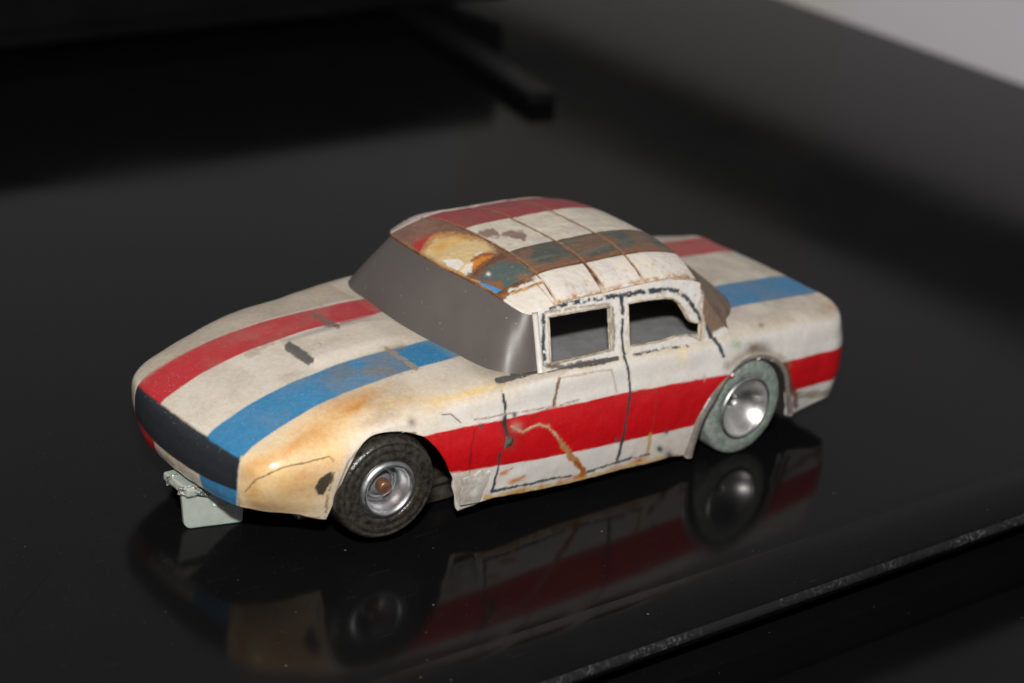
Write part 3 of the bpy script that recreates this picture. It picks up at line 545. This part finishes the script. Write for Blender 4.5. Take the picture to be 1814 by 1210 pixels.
for r, (x0, x1) in enumerate(ROWS):
    for cname_i, (y0, y1, kind) in enumerate(COLS):
        visor = r == 3
        if visor and kind in ('edge',): x1v = 61.8
        else: x1v = x1
        nx_ = 60; ny_ = max(24, int((y1-y0)*3.2)); a, b = np.meshgrid(np.linspace(0, 1, nx_), np.linspace(0, 1, ny_), indexing='ij')
        drift = np.interp(0, [0], [0])
        Y = y0+(y1-y0)*b; jit0 = (vnoise(np.stack([Y.ravel(), Y.ravel()*0+r, Y.ravel()*0], 1), 0.6, 3+r).reshape(Y.shape)-0.5)*0.5
        if kind in ('teal', 'edge', 'white'):
            pass
        xe = np.full_like(Y, x1v) if not (visor and kind != 'edge') else frontx(Y)-0.3
        bow = 1.6*(Y/25)**2*(1 if r in (2, 3) else 0.6)      # seams bow forward at the sides
        X0 = x0+(bow if r > 0 else 0); X1 = xe+(bow if not visor else 0)
        X = X0+(X1-X0)*a+jit0*(1-a)*a*4*0+jit0*np.where(a < 0.5, 1-2*a, 0)*0.6
        wob = 0.0
        Y = Y+wob*np.where(b < 0.5, 1-2*b, 2*b-1)
        Y = clipy(X, Y)
        th = (0.34 if kind in ('edge', 'far') else 0.2)+0.06*rs.rand()
        rise = np.minimum.reduce([sstep(0, 0.03, a), sstep(0, 0.03, 1-a)]+([sstep(0, 0.05, b), sstep(0, 0.05, 1-b)] if kind in ('edge', 'far') else []))
        Pp = roof_pt(X, Y, 0.0).reshape(-1, 3)
        off = (th*rise.ravel()+(fbm(Pp, 0.35, 90+r, 3)-0.5)*0.25*rise.ravel())
        Pp = roof_pt(X.ravel(), Y.ravel(), off)-np.array([0, 0, 0.05])
        me = mesh('roof_panel', Pp, grid_faces(nx_, ny_))
        if vnormals(me)[:, 2].mean() < 0: me.flip_normals()
        base = {'far': s2l(214, 204, 190), 'red': s2l(158, 50, 58), 'white': s2l(216, 206, 190), 'teal': s2l(72, 82, 78), 'edge': s2l(224, 216, 208)}[kind]
        pp = Paint(Pp, vnormals(me), base, 0.4); sd = r*7+cname_i
        BR = s2l(120, 90, 70); n1 = fbm(Pp, 0.22, sd, 4); n2 = fbm(Pp, 0.9, sd+3, 3)
        st = fbm(Pp*[0.15, 1.6, 1.6], 0.9, sd+4, 3)
        edge_d = np.minimum(np.minimum(a, 1-a), np.minimum(b, 1-b) if kind in ('edge', 'far') else 1).ravel()
        if kind in ('white', 'edge', 'far'):
            pp.put(0.5*sstep(0.45, 0.7, st), s2l(232, 222, 196)); pp.put(0.45*sstep(0.52, 0.75, n1), s2l(196, 186, 190)); pp.put(0.5*sstep(0.6, 0.8, n2), s2l(190, 166, 128))
        if kind == 'red':
            pp.put(0.75*sstep(0.4, 0.7, n1), s2l(142, 70, 62)); pp.put(0.5*sstep(0.5, 0.7, st), s2l(176, 40, 60)); pp.put(0.5*sstep(0.55, 0.75, n2), BR)
        if kind == 'teal':
            pp.put(0.85*sstep(0.38, 0.62, n1), BR); pp.put(0.5*sstep(0.5, 0.75, st), s2l(128, 112, 88)); pp.put(0.8*sstep(17.2, 19.4, Pp[:, 1]+(n2-0.5)*3), s2l(138, 92, 62)); pp.put(0.7*sstep(10.6, 9.2, Pp[:, 1]+(n2-0.5)*2), s2l(100, 78, 66))
        if visor:
            BB = s2l(122, 82, 62)
            pp.col[:] = BB
            pp.rough[:] = 0.14; pp.put(0.6*sstep(0.4, 0.7, n1), s2l(142, 100, 78)); pp.put(0.4*sstep(0.5, 0.8, n2), s2l(96, 58, 42))
            if kind == 'far': pp.put(np.full(len(Pp), 0.85), s2l(214, 204, 190))
            if kind == 'edge': pp.put(np.full(len(Pp), 0.9), s2l(226, 220, 212))
            pp.poly(ZV([(240, 590), (330, 500), (450, 440), (540, 425), (440, 520), (400, 600), (300, 620)]), s2l(178, 28, 36), 0.95, 9, 0.2, 8)
            pp.poly(ZV([(380, 610), (440, 520), (520, 440), (660, 430), (840, 450), (1020, 490), (1120, 590), (960, 640), (900, 720), (860, 870), (740, 800), (540, 720)]), s2l(218, 190, 136), 0.95, 8, 0.2, 9)
            pp.line(ZV([(400, 600), (440, 520), (520, 445), (660, 432), (840, 452), (1020, 492)]), 9, s2l(196, 130, 58), 0.6, 0.2, 0.2, 8, 95)
            pp.poly(ZV([(480, 560), (560, 500), (700, 480), (820, 480), (660, 540), (540, 620)]), s2l(214, 160, 66), 0.8, 9, 0.2, 9)
            pp.poly(ZV([(880, 700), (980, 640), (1110, 630), (1010, 740), (900, 800)]), s2l(206, 128, 44), 0.95, 3, 0.2, 5)
            pp.line(ZV([(880, 690), (980, 630), (1100, 620)]), 5, s2l(140, 56, 24), 0.8, None, 0, 4)
            pp.poly(ZV([(585, 684), (690, 676), (770, 682), (805, 722), (740, 788), (640, 742)]), s2l(228, 222, 212), 1, 1, 0.35, 4)
            pp.poly(ZV([(770, 800), (830, 725), (900, 705), (885, 800), (840, 842)]), s2l(226, 216, 200), 1, 1, 0.35, 4)
            pp.poly(ZV([(905, 630), (960, 600), (1020, 600), (930, 640)]), s2l(222, 212, 196), 0.9, 1.2, 0.35, 3)
            pp.poly(ZV([(930, 890), (1050, 760), (1180, 690), (1400, 720), (1520, 800), (1400, 940), (1240, 1010), (1180, 940), (1080, 905)]), s2l(78, 98, 96), 0.9, 5, 0.2, 8)
            pp.poly(ZV([(1080, 905), (1150, 890), (1200, 920), (1190, 970), (1150, 940)]), s2l(140, 92, 52), 0.9, 2, 0.2, 4)
            pp.poly(ZV([(940, 905), (1100, 950), (1250, 1010), (1400, 970), (1400, 1005), (1270, 1075), (1000, 960)]), s2l(50, 142, 196), 0.95, 1.5, 0.3, 3)
            pp.line(ZV([(560, 720), (740, 800), (850, 870), (950, 900)]), 4, s2l(196, 150, 90), 0.8, None, 0, 3)
            pp.line(ZV([(850, 860), (940, 780), (1060, 700), (1200, 640)]), 10, s2l(92, 62, 46), 0.7, None, 0.2, 6)
            pp.blob(*ZV([(1050, 825)])[0], 3.5, 3, s2l(235, 235, 230), 1, 0, 0.1)
            pp.blob(*ZV([(1430, 860)])[0], 14, 6, s2l(150, 104, 70), 0.9)
        if visor and kind == 'edge': corner(pp)
        if r == 2 and kind == 'white':
            for q_ in ([(930, 420), (1000, 385), (1090, 375), (1150, 410), (1180, 440), (1130, 475), (1010, 455)], [(1170, 430), (1230, 390), (1290, 380), (1330, 400), (1400, 390), (1445, 435), (1420, 480), (1330, 470), (1240, 455)]):
                pp.poly(ZV(q_), s2l(140, 112, 104), 0.95, 1.5, 0.5, 8)
            pp.blob(*ZV([(1110, 450)])[0], 6, 2, s2l(214, 206, 196), 1)
        pp.put(0.8*sstep(0.045, 0.0, edge_d)*sstep(0.25, 0.5, n2+0.1), s2l(150, 112, 76))
        if kind == 'edge': pp.put(0.8*sstep(1.2, 0.3, roofw(Pp[:, 0])+0.2-Pp[:, 1])*sstep(0.35, 0.6, n2), s2l(176, 116, 58))
        setcol(me, pp.col, pp.rough); link('roof_panel', me, MROOF, roof)
# cabin sides with cut-out windows
def side_y(x, z): return 33.2-(z-34)*0.325-np.interp(x, [4, 14, 30], [1.6, 0.7, 0])
def side_xz(px, py):
    dr = FWD+(px-907)/FPX*RGT-(py-605)/FPX*UPV; t = 480.
    for _ in range(40):
        q = POS+t*dr; t += (side_y(q[0], q[2])-q[1])/dr[1]*0.9
    q = POS+t*dr; return (q[0], q[2])
W1 = [side_xz(*q) for q in ZW([(160, 312), (430, 262), (705, 217), (712, 420), (722, 600), (450, 668), (182, 738), (170, 500)])]
W2 = [side_xz(*q) for q in ZW([(865, 192), (1000, 165), (1100, 152), (1200, 142), (1270, 150), (1330, 190), (1370, 250), (1405, 320), (1430, 350), (1485, 362), (1522, 350), (1515, 520), (1460, 490), (1400, 470), (1280, 482), (1150, 528), (1000, 552), (882, 570), (872, 380)])]
topx = np.linspace(15.4, 67.2, 60)
outer = [(67.2, 34.2)]+[(a, b) for a, b in zip(topx[::-1], roofz(topx[::-1], roofw(topx[::-1]))-0.25)]+[(13, 40.5), (9.5, 36.5), (6.5, 32.6), (20, 32.2), (45, 33)]
def densify(P, st=0.35):
    o = []
    for a, b in zip(P, P[1:]+P[:1]):
        k = max(1, int(math.dist(a, b)/st)); o += [(a[0]+(b[0]-a[0])*i/k, a[1]+(b[1]-a[1])*i/k) for i in range(k)]
    return o
def inside(P, x, y):
    r = np.zeros(len(x), bool); P = np.array(P)
    for a, b in zip(P, np.roll(P, -1, 0)): r ^= ((a[1] > y) != (b[1] > y)) & (x < (b[0]-a[0])*(y-a[1])/(b[1]-a[1]+1e-12)+a[0])
    return r
loops = [densify(outer), densify(W1), densify(W2)]
gx, gz = np.meshgrid(np.arange(5, 68, 0.33), np.arange(31, 51, 0.33)); gx = gx.ravel(); gz = gz.ravel()
gx += (np.random.RandomState(1).rand(len(gx))-0.5)*0.05
ok = inside(outer, gx, gz) & ~inside(W1, gx, gz) & ~inside(W2, gx, gz)
pts = []; edges = []
for L in loops:
    o = len(pts); pts += L; edges += [(o+i, o+(i+1) % len(L)) for i in range(len(L))]
pts += list(zip(gx[ok], gz[ok]))
r_ = delaunay_2d_cdt([Vector(q) for q in pts], edges, [], 0, 1e-5)
v2 = np.array([tuple(v) for v in r_[0]]); tri = np.array([f for f in r_[2] if len(f) == 3]); c2 = v2[tri].mean(1)
ok = inside(loops[0], c2[:, 0], c2[:, 1]) & ~inside(loops[1], c2[:, 0], c2[:, 1]) & ~inside(loops[2], c2[:, 0], c2[:, 1]); tri = tri[ok]
# a rolled gutter stands proud along the top, frames stand slightly proud round the panes
P3 = np.stack([v2[:, 0], side_y(v2[:, 0], v2[:, 1]), v2[:, 1]], 1)
P3[:, 1] += (fbm(P3, 0.4, 44, 3)-0.5)*0.35
for sgn in (1, -1):
    Q = P3*[1, sgn, 1]
    if sgn < 0: Q[:, 1] += np.interp(Q[:, 0], [54, 67], [0, 4.6])*np.clip((Q[:, 2]-34)/13, 0, 1); Q[:, 2] -= 0.6*sstep(54, 67, Q[:, 0])
    me = mesh('cabin_side', Q, tri)
    if vnormals(me)[:, 1].mean()*sgn < 0: me.flip_normals()
    ps = Paint(Q, vnormals(me), WHITE, 0.34); ps.put(0.5*sstep(0.5, 0.8, fbm(Q, 0.3, 5, 3)), s2l(216, 200, 172)); ps.put(0.4*sstep(0.6, 0.8, fbm(Q, 1.2, 6, 2)), s2l(176, 150, 118))
    if sgn > 0:
        def wl(P, wd, c, al, g=0.0, sd=1): 
            e = [project(np.array([a, side_y(a, b), b])) for a, b in P+P[:1]]; ps.line([(float(a), float(b)) for a, b in e], wd, c, al, None, g, 3, sd)
        wl(W1, 7, s2l(196, 186, 166), 0.35, 0.3, 51); wl(W1, 4, s2l(140, 116, 86), 0.6, 0.4, 52); wl(W2, 5, s2l(190, 160, 118), 0.6, 0.3, 53)
        ps.line(Z3([(215, 612), (280, 597), (330, 582), (400, 571), (520, 555), (580, 550), (650, 533), (720, 525), (800, 519), (860, 528), (900, 565), (940, 615), (968, 668)]), 8, K*1.1, 1, 0.45, 0.36, 5, 54)
        ps.line(ZW([(110, 290), (120, 400), (115, 560), (125, 700)]), 6, K*1.4, 1, 0.45, 0.3, 5, 55)
        ps.line(ZW([(130, 270), (400, 225), (700, 195)]), 4, s2l(120, 100, 80), 0.7, None, 0.35, 4, 56)
        ps.line(ZW([(812, 120), (820, 280)]), 6, K, 1, 0.4, 0.0, 3, 57); ps.line(ZW([(822, 330), (815, 480), (825, 600), (850, 690), (870, 760)]), 4.5, K, 1, 0.4, 0.3, 3, 58)
        ps.line(ZW([(735, 230), (738, 400), (745, 600)]), 5, s2l(130, 112, 92), 0.8, None, 0.42, 5, 59)
        ps.line(ZW([(100, 740), (300, 760), (480, 720), (650, 700), (760, 690)]), 9, s2l(90, 86, 82), 0.9, None, 0.3, 6, 60)
        ps.poly(Z3([(962, 440), (1005, 500), (1060, 580), (1110, 660), (1095, 700), (1020, 735), (985, 690), (975, 560)]), s2l(118, 92, 72), 0.95, 2, 0.5, 6)
        ps.line(ZW([(1565, 380), (1600, 470), (1650, 540)]), 7, K*1.2, 1, None, 0.1, 3, 61)
        ps.line(ZW([(920, 650), (1080, 615), (1250, 590), (1400, 570)]), 5, K*1.4, 1, None, 0.4, 5, 62)
        ps.line(ZW([(1530, 120), (1500, 200), (1550, 380), (1540, 520)]), 5, s2l(190, 176, 160), 0.8, None, 0, 4, 63)
    setcol(me, ps.col, ps.rough); o = link('cabin_side', me, MP, car); rim(o, 0.9)
    o['label'] = 'white cabin side with two cut-out windows and inked outlines'
    # cut plastic edge round each window opening
    for Wp in (W1, W2):
        L = densify(Wp, 0.6); n = len(L); ring = []
        C = np.array([(a, side_y(a, b)*sgn, b) for a, b in L])
        if sgn < 0: C[:, 1] += np.interp(C[:, 0], [54, 67], [0, 4.6])*np.clip((C[:, 2]-34)/13, 0, 1); C[:, 2] -= 0.6*sstep(54, 67, C[:, 0])
        T = np.roll(C, -1, 0)-np.roll(C, 1, 0); T /= np.linalg.norm(T, axis=1)[:, None]
        Nn = np.tile(np.array([0, sgn*0.95, 0.31]), (n, 1)); B = np.cross(T, Nn); rr = 0.16+0.12*vnoise(C, 0.7, 3)
        for k in range(6):
            an = k/6*math.tau; ring.append(C+rr[:, None]*(math.cos(an)*B+math.sin(an)*Nn))
        V = np.stack(ring, 1).reshape(-1, 3); Fq = []
        for i in range(n):
            for k in range(6): Fq.append((i*6+k, ((i+1) % n)*6+k, ((i+1) % n)*6+(k+1) % 6, i*6+(k+1) % 6))
        link('window_frame', mesh('window_frame', V, np.array(Fq)), MEDGE, o)
# roof gutter hides nothing: a bead along the eave
def tube(name, C, rad, mat, parent, k=8, cap=True, smooth=True):
    C = np.asarray(C, float); n = len(C); T = np.gradient(C, axis=0); T /= np.linalg.norm(T, axis=1)[:, None]+1e-9
    ref = np.array([0.13, 0.31, 0.94]); B = np.cross(T, ref); B /= np.linalg.norm(B, axis=1)[:, None]+1e-9; Nn = np.cross(B, T)
    rad = np.broadcast_to(np.asarray(rad, float), (n,)); V = np.stack([C+rad[:, None]*(math.cos(a)*B+math.sin(a)*Nn) for a in np.arange(k)/k*math.tau], 1).reshape(-1, 3)
    Fq = [(i*k+j, (i+1)*k+j, (i+1)*k+(j+1) % k, i*k+(j+1) % k) for i in range(n-1) for j in range(k)]
    if cap: Fq += [tuple(range(k))[::-1], tuple(range((n-1)*k, n*k))]
    return link(name, mesh(name, V, [tuple(f) for f in Fq]), mat, parent, smooth)
MWH = simple('white_plastic', (0.60, 0.57, 0.52), (0.74, 0.71, 0.68), 200, (0.3, 0.45), 0, 0.2, 500)
for sgn in (1,):
    zz = np.linspace(34.6, 47.6, 20); tube('pillar', np.stack([67.3-0.0*zz, sgn*(side_y(67.3, zz)+0.15), zz], 1), 0.75, MWH, car)
# interior tray and dark lining
bm = bmesh.new(); box_bm(bm, 2, 77, -30.2, 30.2, 29.3, 30.4, 0.3, 1); bm_obj('interior_tray', bm, MTRAY, car)
# ------------------------------------------------------------------ wheels
def lathe(name, prof, cx, cy, cz, sgn, mat, parent, seg=72, disp=0.0, seed=1, tw=0.0):
    V = []; n = len(prof)
    for i in range(seg):
        a = i/seg*math.tau
        for r, yy in prof: V.append((r*math.cos(a), yy*sgn, r*math.sin(a)))
    V = np.array(V)
    if disp: V[:, [0, 2]] *= (1+disp*(fbm(V+seed*13, 0.5, seed, 3)-0.5)[:, None])
    V[:, 0], V[:, 1] = V[:, 0]*math.cos(tw)-V[:, 1]*math.sin(tw), V[:, 0]*math.sin(tw)+V[:, 1]*math.cos(tw)
    V += (cx, cy, cz)
    F = grid_faces(seg, n, True)
    if sgn > 0: F = F[:, ::-1]
    return link(name, mesh(name, V, F), mat, parent)
MIN = simple('rim_grey', (0.12, 0.125, 0.13), (0.22, 0.225, 0.23), 300, (0.4, 0.6), 0.3, 0.15, 700)
def wheel(x, y, z, sgn, front, tw=0.0):
    if front:
        hub = lathe('wheel', [(0, -3.2), (2.4, -3.2), (2.6, -4.2), (4.4, -4.2), (4.5, -3.6)], x, y, z, sgn, MIN, car, 64, tw=tw)
        lathe('rim', [(4.3, -3.9), (4.6, -2.2), (4.9, -1.9), (5.2, -0.6), (5.5, 0.25), (5.9, 0.45), (6.2, 0.35), (6.6, 0.1), (6.9, -0.6), (7.1, -2)], x, y, z, sgn, MALU, hub, 96, tw=tw)
        lathe('tyre', [(6.9, -9.5), (10, -10), (11.6, -9.6), (12.1, -8.5), (12.25, -6), (12.27, -3.5), (12.15, -1.9), (11.85, -0.8), (11.3, -0.15), (10.9, -0.05), (10.6, -0.45), (10.3, -0.1), (9.2, 0.1), (8.8, -0.25), (8.4, 0.05), (7.6, 0.1), (7.1, -0.1), (6.9, -1)], x, y, z, sgn, MRUB, hub, 120, 0.022, 4 if sgn > 0 else 5, tw)
        lathe('axle_end', [(0, -0.9), (1.3, -0.9), (1.55, -1.1), (1.6, -3.5)], x, y, z, sgn, MCOP, hub, 32, tw=tw)
        lathe('hub_ring', [(3.9, -4.1), (3.7, -3.7), (3.2, -3.7), (3.0, -4.1)], x, y, z, sgn, MALU, hub, 64, tw=tw)
    else:
        hub = lathe('wheel', [(0.0, -8.5), (1.7, -8.5), (1.75, -5.2), (1.9, -5.0), (3.2, -4.5), (5.2, -3.0), (6.6, -1.4), (7.2, -0.5)], x, y, z, sgn, MALU2, car, 96, tw=tw)
        lathe('rim', [(7.2, -0.5), (7.35, 0.1), (7.7, 0.35), (8.1, 0.2), (8.3, -0.4), (8.3, -2)], x, y, z, sgn, MALU, hub, 96, tw=tw)
        lathe('tyre', [(8, -15), (11.8, -15.2), (12.4, -14.5), (12.45, -8), (12.45, -1.6), (12.2, -0.8), (11.6, -0.35), (10, -0.1), (8.5, -0.15), (8.1, -0.6)], x, y, z, sgn, MSPONGE, hub, 120, 0.012, 7, tw)
        lathe('axle_end', [(0, -6.2), (0.9, -6.25), (1.0, -6.6), (1.0, -8)], x, y, z, sgn, MDARK, hub, 24, tw=tw)  # coloured black: the hub hole's shade is put into the axle end
    return hub
wheel(108.5, 34.3, 15.6, 1, True, math.radians(-6)); wheel(108.5, -34.3, 15.6, -1, True)
wheel(0, 35, 12.45, 1, False); wheel(0, -35, 12.45, -1, False)
# axles
tube('axle', [(108.5, -30, 15.6), (108.5, 30, 15.6)], 1.2, MSTEEL, car, 10); tube('axle', [(0, -29, 12.45), (0, 29, 12.45)], 1.2, MSTEEL, car, 10)
# rear arch lips: worn grey bead round the cut edge
for sgn in (1, -1):
    ax_ = [(17.4, 3.4), (17.3, 7), (16.4, 13.3), (13.2, 18.7), (8.1, 23.6), (2.7, 25.6), (-2.1, 25.7), (-8.5, 23.4), (-12.7, 19.4), (-15.3, 12.8), (-18.2, 6.4)]
    q = spline(np.arange(len(ax_)), np.array(ax_), np.linspace(0, len(ax_)-1, 80)); yv = np.interp(q[:, 1], [3, 13, 18, 26], [34.9, 35.9, 36.0, 35.2])-np.interp(q[:, 0], [-18, -5, 17], [1.3, 0.6, 0])
    rad = np.interp(q[:, 0], [-18, -12, 0, 8, 14, 18], [0.7, 0.7, 0.6, 0.9, 1.5, 1.2])
    tube('wheel_arch_lip', np.stack([q[:, 0]+np.interp(q[:, 0], [5, 15], [0, 0.4]), sgn*(yv-0.1), q[:, 1]], 1), rad, MLIP, car, 10)
# ------------------------------------------------------------------ chassis, guide, small fittings
bm = bmesh.new(); box_bm(bm, -8, 122, -21, 21, 5.2, 7.0, 0.4, 1); box_bm(bm, 70, 97, 19.5, 22, 1.2, 7.2, 0.3, 1); box_bm(bm, 70, 97, -22, -19.5, 1.2, 7.2, 0.3, 1)
bm_obj('chassis', bm, MSTEEL, car)
bm = bmesh.new(); box_bm(bm, -6, 30, -13, 13, 7.1, 19, 1.5, 2); bm_obj('motor', bm, MSTEEL, car)
tube('chassis_rod', [(97, 22.5, 6.8), (70, 23, 7.4)], 0.9, MSTEEL, car)
# black block added in the nose, stands in for shade inside the hollow shell
bm = bmesh.new(); box_bm(bm, 98, 134, -17, 17, 9, 24, 1, 1); bm_obj('black_filler', bm, MDARK, car)
gy = 4.2
def slab(name, poly, y0, y1, mat, parent, bev=0.25):
    bm = bmesh.new(); f0 = bm.faces.new([bm.verts.new((a, y0, b)) for a, b in poly]); r = bmesh.ops.extrude_face_region(bm, geom=[f0])
    for v in r['geom']:
        if isinstance(v, bmesh.types.BMVert): v.co.y = y1
    bmesh.ops.recalc_face_normals(bm, faces=bm.faces[:]); bmesh.ops.bevel(bm, geom=bm.edges[:], offset=bev, segments=2, affect='EDGES')
    return bm_obj(name, bm, mat, parent, False)
gpx = [(335, 938), (327, 931), (325, 905), (322, 878), (345, 880), (405, 888), (432, 891), (430, 925), (410, 928), (370, 933)]
ga = np.array([140.2, 4.5, 0.]); gd = np.array([-0.972, 0.236, 0.]); gn = np.array([0.236, 0.972, 0.])
def guide_sz(px, py):
    dr = FWD+(px-907)/FPX*RGT-(py-605)/FPX*UPV; q = POS+((ga-POS)@gn)/(dr@gn)*dr-ga; return (float(q@gd), max(0.0, float(q[2])))
gp = [guide_sz(*q) for q in gpx]
guide = slab('guide_flag', gp, 0, 1.7, MNYL, car); guide['label'] = 'milky nylon guide flag under the nose'
for v in guide.data.vertices:
    q = ga+gd*(v.co.x/S)-gn*(1.7-v.co.y/S); v.co = (q[0]*S, q[1]*S, v.co.z)
guide.data.update()
tube('guide_hub', [(131.5, 2.5, 5.0), (131.5, 2.5, 8.8)], [4.4, 4.8], MNYL, guide, 20)
bm = bmesh.new(); box_bm(bm, 120, 141.2, -4, 6.2, 8.6, 10.6, 0.5, 2); bm_obj('guide_plate', bm, MNYL, guide)
rr = np.random.RandomState(3)
for yo in (6.4, -1.0):
    for k in range(6):
        t = np.linspace(0, 1, 18); C = np.stack([141.9-13*t+0.5*rr.rand(), yo+0.25*np.sin(t*18+k*1.7)-(2.5*(1-t)**6 if yo > 0 else 0), 8.9+0.36*k-1.6*t*t+0.25*np.sin(t*24+k*2)], 1); tube('braid', C, 0.26, MBRAID, guide, 6)
hp = [up(a, b, 'y', 6.0) for a, b in ((417, 900), (416, 915), (412, 926), (405, 933), (399, 938))]
tube('wire_strand', spline(np.arange(5), np.array(hp), np.linspace(0, 4, 16)), 0.16, MCOP, car, 5)
# body pin blob with dried glue
bm = bmesh.new(); bmesh.ops.create_icosphere(bm, subdivisions=3, radius=1.0)
pc = up(*Z5([(200, 748)])[0], 'y', 36.2)
for v in bm.verts:
    n = Vector(v.co); k = 1+0.22*math.sin(3*n.x+2)*math.sin(3.5*n.z+1)+0.06*math.sin(9*n.x+6*n.z); v.co = Vector((pc[0]+n.x*1.5*k, pc[1]+n.y*0.7*k, pc[2]+n.z*1.9*k))
bm_obj('body_pin', bm, MGLUE, car, True)
# clear plastic repair patch on the cracked sill corner
mt = simple('cloudy_plastic', (0.40, 0.36, 0.31), (0.66, 0.63, 0.58), 300, (0.08, 0.3), 0.0, 0.35, 500)
tp = [tuple(up(a, c, 'y', 35.8)[[0, 2]]) for a, c in Z4([(868, 768), (905, 748), (940, 742), (978, 712), (1004, 728), (1032, 722), (1022, 770), (1000, 830), (992, 872), (975, 912), (925, 922), (868, 930), (862, 860), (874, 810)])]
bm = bmesh.new(); cx = sum(a for a, c in tp)/len(tp); cz = sum(c for a, c in tp)/len(tp)
yy_ = lambda c: float(np.interp(c, [4, 9, 13, 20], [34.75, 35.55, 36.05, 36.45]))
rings = []
for k, off in ((1.0, -0.3), (0.995, 0.05), (0.55, 0.09), (0.2, 0.07)): rings.append([bm.verts.new((cx+(a-cx)*k, yy_(cz+(c-cz)*k)+off+0.03*math.sin(2*a+4*c), cz+(c-cz)*k)) for a, c in tp])
n = len(tp)
for A, B in zip(rings, rings[1:]):
    for i in range(n): bm.faces.new((A[i], A[(i+1) % n], B[(i+1) % n], B[i]))
bm.faces.new(rings[-1]); bmesh.ops.recalc_face_normals(bm, faces=bm.faces[:]); bm_obj('tape_patch', bm, mt, car, False)

hp = [up(a, b, 'z', 0.12) for a, b in ((104, 962), (99, 978), (90, 1003), (68, 1036), (42, 1067), (24, 1086), (12, 1106))]
hair = tube('hair_strand', spline(np.arange(7), np.array(hp), np.linspace(0, 6, 40)), 0.07, MDARK, None, 5)
tag(hair, 'thin dark hair lying on the glossy table top', 'hair')
